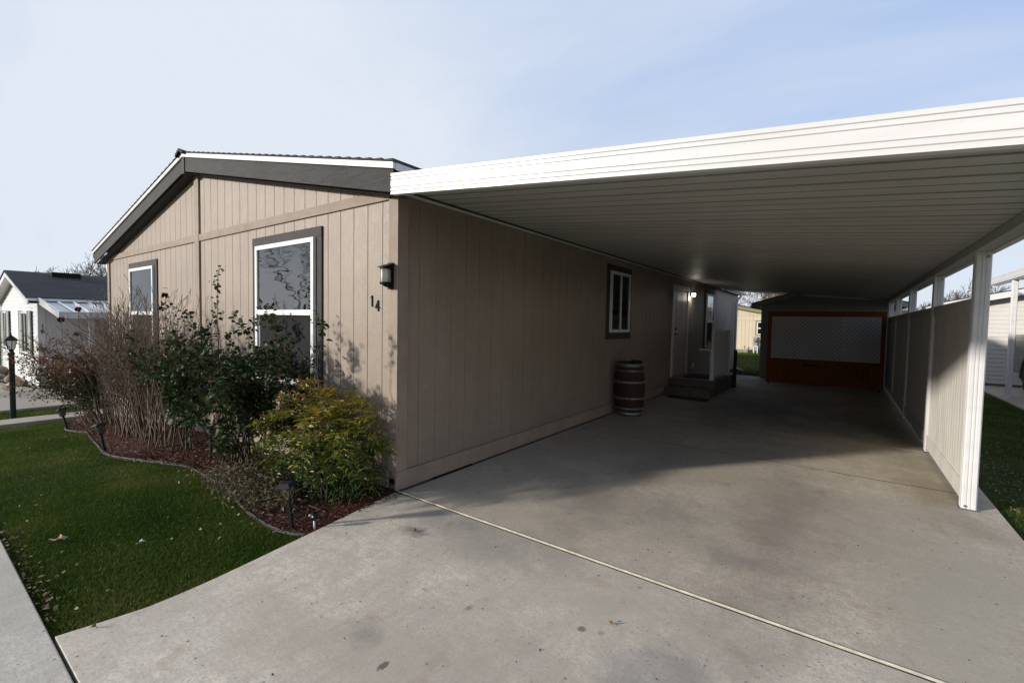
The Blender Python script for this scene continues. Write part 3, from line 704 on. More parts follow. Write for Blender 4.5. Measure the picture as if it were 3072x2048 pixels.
# ------------------------------------------------------------------ shed behind the carport
def lap_shed(root, x0, x1, y0, y1, zt, xr, zr, mats, trim=True, fas=.12, over=.25, z0=.05, pitch=.105, roofm=None, sf=1):
    msid, mtr = mats
    sl = (zr - zt) / (x1 - xr) if xr < x1 else 0
    slL = (zr - zt) / (xr - x0)
    def ul(z): return x0 if z <= zt else min(xr, x0 + (z - zt) / slL)
    def ur(z): return x1 if z <= zt else max(xr, x1 - (z - zt) / sl)
    b = MB(); lap_wall(b, (0, y0, 0), (1, 0, 0), (0, -1, 0), ul, ur, z0, zr - .005, pitch); b.build('front_wall', msid, root)
    b = MB(); lap_wall(b, (x1, 0, 0), (0, 1, 0), (1, 0, 0), lambda z: y0, lambda z: y1, z0, zt, pitch)
    b.build('side_wall', msid, root); b = MB(); lap_wall(b, (x0, 0, 0), (0, 1, 0), (-1, 0, 0), lambda z: y0, lambda z: y1, z0, zt, pitch); b.build('side_wall', msid, root)
    for x, s in ((x0, -1), (x1, 1)):
        b = MB(); b.box(min(x, x - s * .09) - (.016 if s < 0 else 0), max(x, x - s * .09) + (.016 if s > 0 else 0), y0 - .02, y0 + .08, z0 - .01, zt - .01)
        b.build('corner_board', mtr, root)
    # roof
    b = MB()
    for (xe, s, k) in ((x0 - over, -1, slL), (x1 + over, 1, sl)):
        ze = zt - k * over
        b.prism([(xr, y0 - .3, zr + .11), (xe, y0 - .3, ze + .11), (xe, y0 - .3, ze + .14), (xr, y0 - .3, zr + .145)], (0, y1 - y0 + .5, 0))
    b.build('roof', roofm or m_shing, root)
    b = MB()
    for (xe, s, k) in ((x0 - over, -1, slL), (x1 + over, 1, sl)):
        ze = zt - k * over
        b.prism([(xr, y0 - .3, zr + .11 - fas), (xe, y0 - .3, ze + .11 - fas), (xe, y0 - .3, ze + .109), (xr, y0 - .3, zr + .109)], (0, .03, 0))
        b.prism([(xe, y0 - .27, ze + .11 - fas), (xe - s * .03, y0 - .27, ze + .11 - fas), (xe - s * .03, y0 - .27, ze + .109), (xe, y0 - .27, ze + .109)], (0, y1 - y0 + .45, 0))
    b.build('fascia', mtr, root)
    b = MB()
    for (xe, k) in ((x0 - over, slL), (x1 + over, sl)):
        ze = zt - k * over
        b.add([(xr, y0 - .27, zr + .02), (xe, y0 - .27, ze + .02), (xe, y0, ze + .02), (xr, y0, zr + .02)], [(0, 1, 2, 3)])
        xw = x0 if xe < x0 else x1
        b.add([(xe, y0, ze + .02), (xw, y0, zt + .02), (xw, y1, zt + .02), (xe, y1, ze + .02)], [(0, 1, 2, 3)])
    b.build('soffit', mtr, root)
shed = empty('garden_shed', (2.7, 13.5, 0), 'grey lap sided shed with dark roof behind the lattice screen', 'shed')
lap_shed(shed, 1.2, 4.2, 12.62, 15.5, 2.14, 2.7, 2.56, (m_grey, m_grey))
b = MB(); b.box(2.24, 3.22, 12.58, 12.602, .05, 2.12); dr_ = b.build('shed_door', m_grey, shed)
b = MB(); b.box(2.14, 2.24, 12.575, 12.604, .05, 2.2); b.box(3.22, 3.31, 12.575, 12.604, .05, 2.2); b.box(2.2401, 3.2199, 12.575, 12.604, 2.12, 2.2); b.build('door_frame', m_grey, dr_)
b = MB(); b.box(1.22, 4.18, 12.64, 15.48, -.03, .05); b.build('foundation', m_found, shed)

# ------------------------------------------------------------------ yellow house far behind
yh = empty('cream_house', (-4.5, 27, -.08), 'cream house with olive trim across the lawn behind the carport', 'house')
YX = -5.5
def yz(x): return 3.28 - .205 * abs(x - YX)
b = MB(); groove_wall(b, (0, 27, 0), (1, 0, 0), (0, -1, 0), -11, .6, list(np.arange(-10.9, .6, .2)), lambda x: .14, lambda x: yz(x) if x <= .6 else 0, .012, .01, breaks=[YX]); b.build('front_wall', m_cream, yh)
b = MB(); b.box(-11, .6, 27.02, 38, -.1, .14); b.box(-11, .62, 26.98, 27.0, -.09, .15); b.build('skirt', m_olive, yh)
b = MB(); b.box(-11, .6, 26.975, 26.999, 1.86, 1.9); b.box(-11, .6, 26.975, 26.999, 2.14, 2.17); b.build('trim_board', m_cream, yh)
for xe in (-11.3, .9):
    b = MB(); b.prism([(YX, 26.7, yz(YX) - .02), (xe, 26.7, yz(xe) - .02), (xe, 26.7, yz(xe) + .15), (YX, 26.7, yz(YX) + .15)], (0, .03, 0)); b.build('fascia', m_olive, yh)
b = MB()
for xe in (-11.35, .95):
    b.prism([(YX, 26.66, yz(YX) + .16), (xe, 26.66, yz(xe) + .16), (xe, 26.66, yz(xe) + .22), (YX, 26.66, yz(YX) + .22)], (0, 11, 0))
b.build('roof', m_shing, yh)
b = MB(); b.box(.58, .6, 27, 38, .14, 2.05); b.build('side_wall', m_cream, yh)
yw = window_unit(yh, (0, 27, 0), (1, 0, 0), (0, -1, 0), -.90, -.1, 1.04, 1.78, rail=1.41, cas=(-.99, -.02, .98, 1.85), casm=m_olive, glass=m_glass2)
em = empty('electric_meter', (-.93, 26.95, 0), 'grey electric meter box on the cream house wall', 'meter')
b = MB(); b.box(-1.04, -.83, 26.86, 26.98, .10, .92); b.build('meter_box', m_grey, em, bevel=.01)
b = MB(); b.lathe((-.93, 26.86, .70), [(.10, 0), (.10, -.05), (0, -.06)], 16, 'y'); b.build('meter_dial', m_clear, em)
b = MB(); b.box(-1.02, -.98, 26.85, 26.95, -.08, .35); b.box(-.84, -.80, 26.85, 26.95, -.08, .35); b.box(-1.02, -.80, 26.85, 26.95, .35, .39); b.build('meter_stand', m_white, em)
gm = empty('gas_meter', (-1.36, 26.8, -.08), 'small grey gas meter with pipes by the cream house', 'meter')
b = MB(); b.box(-1.46, -1.28, 26.72, 26.88, .0, .2); b.lathe((-1.37, 26.72, .1), [(.05, 0), (.05, -.02), (0, -.02)], 12, 'y'); b.build('meter_body', m_grey, gm, bevel=.02)
b = MB(); b.tube([(-1.46, 26.8, -.08), (-1.48, 26.8, .28), (-1.36, 26.8, .12)], .015, 6); b.lathe((-1.47, 26.78, .33), [(.05, 0), (.05, -.03), (0, -.03)], 10, 'y'); b.tube([(-1.27, 26.8, -.08), (-1.27, 26.8, .26), (-1.34, 26.8, .15)], .015, 6); b.tube([(-1.27, 26.8, .0), (-1.15, 26.85, .06), (-.98, 26.9, -.02)], .012, 6)
b.build('pipework', M('grey_pipe', (.25, .25, .26), .5, metal=.3), gm)

# ------------------------------------------------------------------ white neighbour house (number 16)
zg = -.585
nh = empty('white_house', (-18.1, 3, zg), 'white lap sided house with dark shingle roof and number 16', 'house')
NX0, NX1, NR = -21.45, -14.75, -18.1
NZT, NZR = 1.90, 2.72
slN = (NZR - NZT) / (NX1 - NR)
b = MB(); lap_wall(b, (0, -.15, 0), (1, 0, 0), (0, -1, 0), lambda z: NX0 if z < NZT else NX0 + (z - NZT) / slN, lambda z: NX1 - .0 if z < NZT else NX1 - (z - NZT) / slN, zg + .09, NZR - .02, .115, .014); b.build('front_wall', m_wlap, nh)
b = MB(); lap_wall(b, (NX1, 0, 0), (0, 1, 0), (1, 0, 0), lambda z: -.15, lambda z: 14, zg + .09, NZT, .115, .014); b.build('side_wall', m_wlap, nh)
pieces('corner_board', m_white, nh, [(NX1 - .12, NX1 + .02, -.175, -.152, zg + .09, NZT), (NX1 + .001, NX1 + .02, -.151, -.02, zg + .09, NZT), (NX0, NX0 + .1, -.175, -.152, zg + .09, NZT)])
b = MB(); b.box(NX0 + .03, NX1 - .01, -.12, 14, zg - .2, zg + .095); b.build('foundation', m_found, nh)
b = MB()
for xe in (NX1 + .32, NX0 - .32):
    k = NZR + .06 - slN * abs(xe - NR)
    b.prism([(NR, -.42, NZR + .09), (xe, -.42, k + .03), (xe, -.42, k + .075), (NR, -.42, NZR + .14)], (0, 14.6, 0))
b.build('roof', m_shingL, nh)
b = MB()
for xe in (NX1 + .31, NX0 - .31):
    k = NZR + .06 - slN * abs(xe - NR)
    b.prism([(NR, -.40, NZR - .06), (xe, -.40, k - .12), (xe, -.40, k + .028), (NR, -.40, NZR + .088)], (0, .03, 0))
    b.add([(NR, -.37, NZR - .03), (xe, -.37, k - .09), (xe, -.15, k - .09), (NR, -.15, NZR - .03)], [(0, 1, 2, 3)])
b.build('rake_fascia', m_white, nh)
b = MB(); b.box(NX1 + .0, NX1 + .30, -.36, 14, 1.885, 1.90); b.box(NX1 + .30, NX1 + .36, -.40, 14, 1.86, 1.93); b.build('gutter', m_white, nh)
b = MB(); b.box(-17.95, -17.45, .55, 1.25, 2.70, 2.86); b.build('roof_vent', m_black, nh, bevel=.01)
for u0, u1 in ((-17.02, -16.0), (-20.6, -19.85)):
    w = window_unit(nh, (0, -.165, 0), (1, 0, 0), (0, -1, 0), u0, u1, .33, 1.57, vert=(u0 + u1) / 2, fw=.05, blinds=True, glass=m_glass2)
    for (s0, s1) in ((u0 - .44, u0 - .01), (u1 + .01, u1 + .46)):
        b = MB(); b.box(s0, s1, -.205, -.19, .27, 1.60)
        b.box(s0, s0 + .045, -.22, -.205, .27, 1.60); b.box(s1 - .045, s1, -.22, -.205, .27, 1.60)
        z = .32
        while z < 1.56:
            b.add([(s0 + .045, -.205, z + .04), (s1 - .045, -.205, z + .04), (s1 - .045, -.222, z), (s0 + .045, -.222, z)], [(0, 3, 2, 1)]); z += .05
        b.build('shutter', M('grey_green_shutter', (.30, .33, .30), .5, .1, 4), nh)
def txt(name, body, mat, parent, loc, rot, size, ext=.004):
    cu = bpy.data.curves.new(name, 'FONT'); cu.body = body; cu.size = size; cu.extrude = ext; cu.align_x = 'CENTER'; cu.space_line = .8
    ob = bpy.data.objects.new(name, cu); COL.objects.link(ob)
    dg = bpy.context.evaluated_depsgraph_get(); me = bpy.data.meshes.new_from_object(ob.evaluated_get(dg))
    bpy.data.objects.remove(ob); me.materials.append(mat)
    o = bpy.data.objects.new(name, me); COL.objects.link(o)
    o.parent = parent; o.location = V(loc) - ORG.get(parent, V((0, 0, 0))); o.rotation_euler = rot; ORG[o] = V(loc); return o
t = txt('house_number', '1\n6', m_black, nh, (NX1 + .026, -.085, 1.12), (math.pi / 2, 0, math.pi / 2), .17)
# awning carport
aw = empty('awning', (-12.3, 2, h(-12.3)), 'small white metal awning carport beside the white house', 'awning')
def az(x): return 1.885 - (x + 14.75) * .145
b = MB()
xa, xb = -14.74, -12.02; prof = []; y = -.12
while y < 8:
    prof += [(y, 0), (y + .03, .055), (y + .26, .055), (y + .29, 0)] if False else [(y, 0), (y + .27, 0), (y + .275, .06), (y + .30, .06), (y + .305, 0)]; y += .31
for (ya, oa), (yb, ob) in zip(prof[:-1], prof[1:]):
    b.add([(xa, ya, az(xa) + oa), (xb, ya, az(xb) + oa), (xb, yb, az(xb) + ob), (xa, yb, az(xa) + ob)], [(0, 1, 2, 3)])
b.build('roof_panel', m_alu, aw)
b = MB(); b.sweep([(0, p[0], p[1] * .95) for p in fp], (-14.6, -.20, az(-14.6) - .05), (-12.0, -.20, az(-12.0) - .06)); b.build('front_fascia', m_alu, aw)
b = MB(); b.sweep([(-p[0], 0, p[1] * .9) for p in fp], (-11.98, -.20, az(-12.0) - .06), (-11.98, 8, az(-12.0) - .06)); b.build('side_fascia', m_alu, aw)
for y in (.42, .85, 3.5, 6.5):
    b = MB(); b.sweep([(p[0] * .9, p[1] * .9, 0) for p in pp], (-12.2, y, h(-12.2) + .03), (-12.2, y, az(-12.2) - .01)); b.build('post', m_alu, aw)
b = MB(); b.box(-14.74, -14.70, 1.3, 2.3, zg + .1, 1.45)
b.build('side_door', m_black, nh)
# rocks
m_rock = M('field_rock', (.24, .19, .15), .85, .4, 5, .6, 20)
m_rock2 = M('tan_rock', (.36, .25, .15), .85, .3, 5, .6, 20)
def rock(x, y, z, sx, sy_, sz, mat, label):
    bb = MB(); nu, nv = 10, 7; vs = []; s = random.random() * 50
    for j in range(nv + 1):
        for i in range(nu):
            th = math.pi * j / nv; ph = 2 * math.pi * i / nu
            p = V((math.sin(th) * math.cos(ph), math.sin(th) * math.sin(ph), math.cos(th)))
            k = 1 + .16 * math.sin(3.1 * p.x + s) * math.cos(2.7 * p.y + s) + .12 * math.sin(5 * p.z + 2 * p.x + s)
            vs.append((x + p.x * sx * k, y + p.y * sy_ * k, z + p.z * sz * k))
    bb.add(vs, [(j * nu + i, j * nu + (i + 1) % nu, (j + 1) * nu + (i + 1) % nu, (j + 1) * nu + i) for j in range(nv) for i in range(nu)], True)
    tag(bb.build('rock', mat), label, 'rock', 'rocks in the gravel bed of the white house')
rk = [(-16.0, -.5, .30, .14, .12, m_rock2, 'long tan rock nearest the corner of the white house'), (-16.25, -.40, .20, .16, .17, m_rock2, 'upright tan rock just behind the long tan rock'),
      (-17.3, -.38, .22, .17, .2, m_rock, 'grey rounded rock below the right hand shuttered window'), (-18.9, -.50, .25, .15, .13, m_rock, 'grey rock partly behind the lamp post'),
      (-19.9, -.38, .3, .2, .28, m_rock, 'large grey rock below the left hand shuttered window'), (-20.8, -.6, .24, .2, .15, m_rock2, 'tan rock at the far left of the gravel bed'),
      (-21.9, -.30, .25, .2, .26, m_rock, 'brown rock at the left end of the white house wall')]
for (x, y, a, c, d, mt, lb) in rk: rock(x, y, h(x) + d * .5, a, c, d, mt, lb)

# ------------------------------------------------------------------ lamp post
lx, ly, lz = -9.88, -1.22, h(-9.88) - .035
lp = empty('lamp_post', (lx, ly, lz), 'dark green lamp post on the grass strip by the path', 'lamp post')
m_green = M('dark_green_paint', (.007, .016, .010), .4, .15, 5)
b = MB(); b.lathe((lx, ly, lz), [(.042, 0), (.042, 1.28), (.050, 1.285), (.050, 1.31), (.034, 1.33), (.034, 1.36), (.055, 1.38), (0, 1.385)], 16); b.build('pole', m_green, lp)
b = MB(); b.box(lx + .035, lx + .055, ly - .012, ly + .012, lz + 1.16, lz + 1.19); b.build('sensor', m_black, lp)
z0 = lz + 1.385
b = MB()
for k in range(6):
    a = math.pi / 3 * k; b.tube([(lx + .05 * math.cos(a), ly + .05 * math.sin(a), z0), (lx + .085 * math.cos(a), ly + .085 * math.sin(a), z0 + .17)], .005, 4)
b.lathe((lx, ly, z0 + .165), [(.0, 0), (.10, 0), (.105, .012), (.05, .07), (.018, .095), (.022, .105), (.008, .115), (.012, .13), (0, .14)], 6, smooth=False)
b.build('lantern_cage', m_black, lp)
b = MB(); b.lathe((lx, ly, z0 + .002), [(.045, 0), (.08, .163)], 6, smooth=False); b.build('lantern_glass', m_frost, lp)

# ------------------------------------------------------------------ solar path lights
def solar():
    r = empty('path_light', (0, 0, 0), 'x', 'path light', 'solar lights along the lawn edge')
    b = MB(); b.prism([(-.012, -.012, 0), (.012, -.012, 0), (.012, .012, 0), (-.012, .012, 0)], (0, 0, .235)); b.build('stake', m_blackp, r)
    z = .235; lo, hi, hh = .024, .044, .095
    b = MB()
    for sx in (-1, 1):
        for sy2 in (-1, 1): b.tube([(sx * lo, sy2 * lo, z), (sx * hi, sy2 * hi, z + hh)], .0035, 4)
    for (ax, ay) in ((1, 0), (0, 1), (-1, 0), (0, -1)):
        px, py = -ay, ax
        for s in (-1, 1):
            pts = []
            for t in np.linspace(0, 1, 6):
                rr = lo + (hi - lo) * t + .001; uu = s * rr * (1 - 2 * t) * (.95)
                pts.append((ax * rr + px * uu, ay * rr + py * uu, z + hh * t))
            b.tube(pts, .0025, 4)
    b.prism([(-lo, -lo, z - .008), (lo, -lo, z - .008), (lo, lo, z - .008), (-lo, lo, z - .008)], (0, 0, .01))
    b.build('lantern_cage', m_blackp, r)
    b = MB(); v = [(s * a, t * a, zz) for (a, zz) in ((lo - .003, z), (hi - .003, z + hh)) for (s, t) in ((-1, -1), (1, -1), (1, 1), (-1, 1))]
    b.add(v, [(0, 1, 5, 4), (1, 2, 6, 5), (2, 3, 7, 6), (3, 0, 4, 7)]); b.build('lantern_glass', M('smoked_amber_glass', (.20, .18, .12), .3, .1, 5), r)
    b = MB(); q = .062
    b.add([(-q, -q, z + hh), (q, -q, z + hh), (q, q, z + hh), (-q, q, z + hh), (-.035, -.035, z + hh + .028), (.035, -.035, z + hh + .028), (.035, .035, z + hh + .028), (-.035, .035, z + hh + .028)],
          [(0, 3, 2, 1), (4, 5, 6, 7), (0, 1, 5, 4), (1, 2, 6, 5), (2, 3, 7, 6), (3, 0, 4, 7)]); b.build('cap', m_blackp, r, bevel=.003)
    return r
sl0 = solar()
for i, (x, y, z, rx, ry, rz, lb) in enumerate([
        (-.04, -.94, -.02, .02, -.10, .5, 'black solar path light beside the driveway under the yellow green shrub'),
        (-4.05, -1.12, -.14, .06, -.20, .3, 'tilted black solar path light at the curved lawn edging before the bare shrub'),
        (-6.92, -.96, -.34, .08, -.34, .2, 'leaning black solar path light farthest away beside the narrow path'),
        (-2.50, -.55, -.05, .0, .0, .4, 'black solar path light half hidden behind the rose stems')]):
    if i == 0: o = sl0; o.location = (x, y, z); o.rotation_euler = (rx, ry, rz); o['label'] = lb
    else: copy_tree(sl0, (x, y, z), (rx, ry, rz), lb)
# small spot light / sprinkler
sp = empty('garden_spotlight', (.09, -.84, -.01), 'tiny black spotlight on a pale stake at the driveway edge', 'spotlight')
b = MB(); b.tube([(.09, -.84, -.02), (.095, -.845, .06)], .007, 8); b.build('stake', m_white, sp)
b = MB(); b.lathe((.095, -.85, .085), [(.0, -.03), (.02, -.025), (.024, .0), (.02, .025), (0, .027)], 12); b.build('head', m_blackp, sp)
b = MB(); b.lathe((.115, -.868, .095), [(0, -.008), (.008, 0), (0, .008)], 8); b.lathe((.085, -.874, .10), [(0, -.008), (.008, 0), (0, .008)], 8); b.build('bulb', m_frost, sp)
b = MB(); b.tube([(-.22, -.12, -.02), (-.2, -.17, .035), (-.12, -.21, .06), (-.05, -.20, .045), (-.02, -.16, -.01)], .007, 6)
tag(b.build('garden_hose', m_black), 'short loop of black hose at the house corner by the driveway', 'hose')

# ------------------------------------------------------------------ planting bed
EDGE = [(-8.7, -.55), (-8.0, -.75), (-7.4, -.9), (-6.9, -.98), (-6.5, -.93), (-6.2, -.86), (-5.6, -.95), (-5.0, -1.02), (-4.5, -1.08), (-4.0, -1.14), (-3.6, -1.12), (-3.2, -1.02), (-2.9, -.92), (-2.4, -.82), (-1.9, -.84), (-1.5, -.88), (-1.0, -.94), (-.6, -1.0), (-.24, -1.02), (0, -.99), (.13, -.93)]
EX = [p[0] for p in EDGE]; EY = [p[1] for p in EDGE]
def edge_y(x): return float(np.interp(x, EX, EY))
m_mulch = M('red_mulch', (.075, .022, .014), .9, .5, 30, .9, 90, tint=(.15, .05, .03))
b = MB(); es = smooth_curve(EDGE, 4)
for (p, q) in zip(es[:-1], es[1:]):
    b.add([(p[0], p[1], h(p[0]) - .012), (q[0], q[1], h(q[0]) - .012), (q[0], -.0, h(q[0]) + .0), (p[0], -.0, h(p[0]) + .0)], [(0, 1, 2, 3)])
tag(b.build('mulch_bed', m_mulch), 'planting bed of red bark mulch along the house front', 'planting bed', kind='structure')
b = MB(); m_edg = M('grey_lawn_edging', (.07, .07, .075), .6, .25, 12)
b.tube([(p[0], p[1], h(p[0]) - .018 + .010 * math.sin(p[0] * 5)) for p in es], .009, 8)
for (p, q) in zip(es[:-1], es[1:]):
    b.add([(p[0], p[1], h(p[0]) - .05), (q[0], q[1], h(q[0]) - .05), (q[0], q[1], h(q[0])), (p[0], p[1], h(p[0]))], [(0, 1, 2, 3)])
tag(b.build('lawn_edging', m_edg), 'grey plastic edging curving between lawn and mulch bed', 'edging')

# ------------------------------------------------------------------ vegetation tools
def build_np(name, verts, faces_list, mat, parent=None, rnd=None, smooth=False):
    """verts (n,3) world; faces_list: list of (k-array of indices (m,k))"""
    o0 = ORG.get(parent, V((0, 0, 0)))
    verts = verts - np.array(o0)[None]
    me = bpy.data.meshes.new(name)
    nl = sum(f.size for f in faces_list); nf = sum(len(f) for f in faces_list)
    me.vertices.add(len(verts)); me.vertices.foreach_set('co', verts.astype(np.float32).ravel())
    me.loops.add(nl); me.loops.foreach_set('vertex_index', np.concatenate([f.ravel() for f in faces_list]).astype(np.int32))
    me.polygons.add(nf)
    tot = np.concatenate([np.full(len(f), f.shape[1]) for f in faces_list]); st = np.concatenate([[0], np.cumsum(tot)[:-1]])
    me.polygons.foreach_set('loop_start', st.astype(np.int32)); me.polygons.foreach_set('loop_total', tot.astype(np.int32))
    if smooth: me.polygons.foreach_set('use_smooth', np.ones(nf, bool))
    if rnd is not None:
        at = me.attributes.new('rnd', 'FLOAT', 'FACE'); at.data.foreach_set('value', rnd.astype(np.float32))
    me.materials.append(mat); me.update(); me.validate()
    ob = bpy.data.objects.new(name, me); COL.objects.link(ob)
    if parent is not None: ob.parent = parent
    ORG[ob] = o0
    return ob
def norm(a): return a / np.maximum(1e-9, np.linalg.norm(a, axis=-1, keepdims=True))
def leaves(pos, d, L, Wd, rnd, name, mat, parent=None, fold=.25, droop=.25, shape=.4, up=None):
    """two-sided folded leaves with 6 outline points; pos,d (n,3)"""
    n = len(pos); d = norm(d)
    if up is None:
        up = rng.normal(size=(n, 3)) * .55 + np.array([0, 0, 1.0])
    sd = norm(np.cross(d, up)); nn = np.cross(sd, d)
    L = np.asarray(L).reshape(-1, 1) * np.ones((n, 1)); Wd = np.asarray(Wd).reshape(-1, 1) * np.ones((n, 1))
    p0 = pos
    def P(t, w, z): return pos + d * L * t + sd * Wd * w + nn * (L * z)
    tip = P(1, 0, -droop); mid = P(.5, 0, -droop * .2)
    l1 = P(.28, .42, fold * .35); l2 = P(.66, shape, fold * .3 - droop * .45)
    r1 = P(.28, -.42, fold * .35); r2 = P(.66, -shape, fold * .3 - droop * .45)
    vv = np.stack([p0, l1, l2, tip, r2, r1, mid], 1).reshape(-1, 3)
    b0 = (np.arange(n) * 7)[:, None]
    q = np.concatenate([b0 + np.array([[0, 1, 2, 6]]), b0 + np.array([[6, 2, 3, 4]]), b0 + np.array([[0, 6, 4, 5]])], 1).reshape(-1, 4)
    return build_np(name, vv, [q], mat, parent, np.repeat(rnd, 3))
RMIN = .0018
def grow(p, d, length, r, gen, maxgen, out, tips, seg=5, wob=.12, grav=0., nb=3, spread=.6, lenf=.62, rf=.6, upb=0.0):
    pts = [V(p)]; rs = [r]; d = V(d).normalized(); st = length / seg
    for i in range(seg):
        d = (d + V((random.gauss(0, wob), random.gauss(0, wob), random.gauss(0, wob) + grav + upb))).normalized()
        pts.append(pts[-1] + d * st); rs.append(max(RMIN, r * (1 - .55 * (i + 1) / seg)))
        tips.append((pts[-1].copy(), d.copy(), gen, (i + 1) / seg))
    out.append((pts, rs))
    if gen < maxgen:
        for k in range(nb):
            t = random.uniform(.3, 1.0) if k else 1.0
            i = min(seg, max(1, int(round(t * seg))))
            ax = V((random.gauss(0, 1), random.gauss(0, 1), random.gauss(0, 1))).normalized()
            nd = (d + ax * spread).normalized()
            grow(pts[i], nd, length * lenf * random.uniform(.75, 1.2), rs[i] * rf, gen + 1, maxgen, out, tips, max(2, seg - 1), wob, grav, nb, spread, lenf, rf, upb)
def tubes(lines, name, mat, parent=None, n=4):
    b = MB()
    for pts, rs in lines: b.tube(pts, rs, n, True, False)
    return b.build(name, mat, parent)
m_bark = M('grey_brown_twigs', (.175, .13, .10), .8, .35, 12)
m_rosest = M('rose_canes', (.055, .048, .028), .65, .4, 10)
m_roseleaf = leafmat('rose_leaves', [(0, (.016, .034, .011)), (.45, (.030, .058, .018)), (.8, (.055, .085, .028)), (.93, (.07, .06, .02)), (1, (.10, .04, .02))], .5, .2, .22)
m_petal = leafmat('dried_rose_petals', [(0, (.05, .006, .006)), (1, (.10, .015, .012))], .7, .1)

def rose(name, bases, label, leafn, zmax, tall=(), flowers=(), maxr=.009, spreadx=.6, spready=.18, sc=1.0):
    root = empty(name, (bases[0][0], bases[0][1], h(bases[0][0])), label, 'rose bush')
    out = []; tips = []
    for (x, y, dx, dy, H) in bases:
        grow((x, y, h(x) - .02), (dx, dy, 1.0), H, maxr, 0, 3, out, tips, seg=6, wob=.10, nb=3, spread=.65, lenf=.42, rf=.62, upb=.02)
    ok = lambda p: p.y < -.06 and p.z > h(p.x) + .05
    out = [(pts, rs) for pts, rs in out if all(q.y < -.04 for q in pts)]
    tips = [t for t in tips if ok(t[0]) and (t[2] > 0 or t[3] > .5) and t[0].z > h(t[0].x) + .25]
    for (x, y, z0, z1) in tall:
        pts = [V((x + random.gauss(0, .012), y, z)) for z in np.linspace(z0, z1, 8)]; out.append((pts, list(np.linspace(.006, .0022, 8))))
        for p in pts[3:]: tips += [(p, V((random.gauss(0, 1), random.gauss(0, 1), .4)), 2, 1)]
        for p in pts[4:]:
            q = p + V((random.uniform(-.09, .09), random.uniform(-.05, .03), .06)); out.append(([p, q], [.003, .0015])); tips += [(q, V((random.gauss(0, 1), random.gauss(0, 1), .4)), 3, 1)] * 2
    tubes(out, 'canes', m_rosest, root, 5)
    idx = rng.integers(0, len(tips), leafn)
    P = np.array([list(tips[i][0]) for i in idx]) + rng.normal(size=(leafn, 3)) * np.array([.030, .022, .030]) * sc
    D = rng.normal(size=(leafn, 3)) * np.array([1, .8, .55]); D[:, 2] -= .15
    P[:, 1] = np.minimum(P[:, 1], -.05)
    L = rng.uniform(.030, .062, leafn) * sc
    leaves(P, D, L, L * .72, rng.random(leafn), 'foliage', m_roseleaf, root, .25, .2, .40)
    for (x, y, z, r) in flowers:
        n = 26; d = norm(rng.normal(size=(n, 3)) + np.array([0, 0, .5])); pos = np.array([[x, y, z]]) + d * r * .15
        leaves(pos, d, r * rng.uniform(.8, 1.2, n), r * 1.1, rng.random(n), 'dried_bloom', m_petal, root, .5, -.2, .5, up=d[:, [1, 2, 0]])
    return root

random.seed(21); rb = []
for k in range(24):
    x = -1.85 + random.gauss(0, .18); y = -.50 + random.gauss(0, .07)
    a = random.uniform(-1, 1)
    rb.append((x, y, a * .80 + .18, random.uniform(-.28, .15), random.uniform(.74, 1.14) * (1 - .06 * abs(a))))
rose('rose_bush', rb, 'leafy dark green rose bush in front of the large front window', 7600, 1.6,
     tall=[(-2.28, -.55, .9, 1.98), (-.42, -.5, .9, 1.52), (-1.3, -.5, .9, 1.6)], flowers=[])
random.seed(22); rb = []
for k in range(12):
    x = -3.25 + random.gauss(0, .1); a = random.uniform(-1, 1)
    rb.append((x, -.55 + random.gauss(0, .06), a * .50 - .02, random.uniform(-.25, .15), random.uniform(.6, 1.05)))
rose('rose_bush', rb, 'tall sparse rose bush with dried dark red blooms beside the bare shrub', 2900, 1.8,
     tall=[(-3.66, -.6, .8, 1.74), (-3.5, -.55, .8, 1.62), (-3.2, -.55, .7, 1.5)], flowers=[(-3.67, -.6, 1.78, .038), (-3.74, -.62, 1.62, .028)])

# bare deciduous shrub (many fine twigs)
random.seed(23)
root = empty('bare_shrub', (-4.6, -.55, h(-4.6)), 'large leafless grey brown twiggy shrub in the middle of the bed', 'shrub')
out = []; tips = []
RMIN = .0026
for k in range(150):
    x = -4.7 + random.gauss(0, .50); y = -.52 + random.gauss(0, .1); a = random.uniform(-1, 1)
    grow((x, y, h(x) - .02), (a * .42 + (x + 4.6) * .30, random.uniform(-.25, .2), 1), random.uniform(.75, 1.22), random.uniform(.006, .012), 0, 3, out, tips, seg=6, wob=.07, nb=3, spread=.42, lenf=.46, rf=.55, upb=.03)
out = [(p, r) for p, r in out if all(q.y < -.03 for q in p)]
tubes(out, 'twigs', m_bark, root, 3)
tp = [t for t in tips if t[0].y < -.06 and t[2] >= 1]
n = 5200; idx = rng.integers(0, len(tp), n); P = np.array([list(tp[i][0]) for i in idx]) + rng.normal(size=(n, 3)) * .01
keep = P[:, 2] < 1.05; P = P[keep]; n = len(P)
leaves(P, rng.normal(size=(n, 3)), rng.uniform(.014, .034, n), .014, rng.random(n), 'dry_leaves', leafmat('dry_shrub_leaves', [(0, (.05, .025, .015)), (.6, (.10, .05, .03)), (1, (.05, .07, .02))], .6, .2), root)

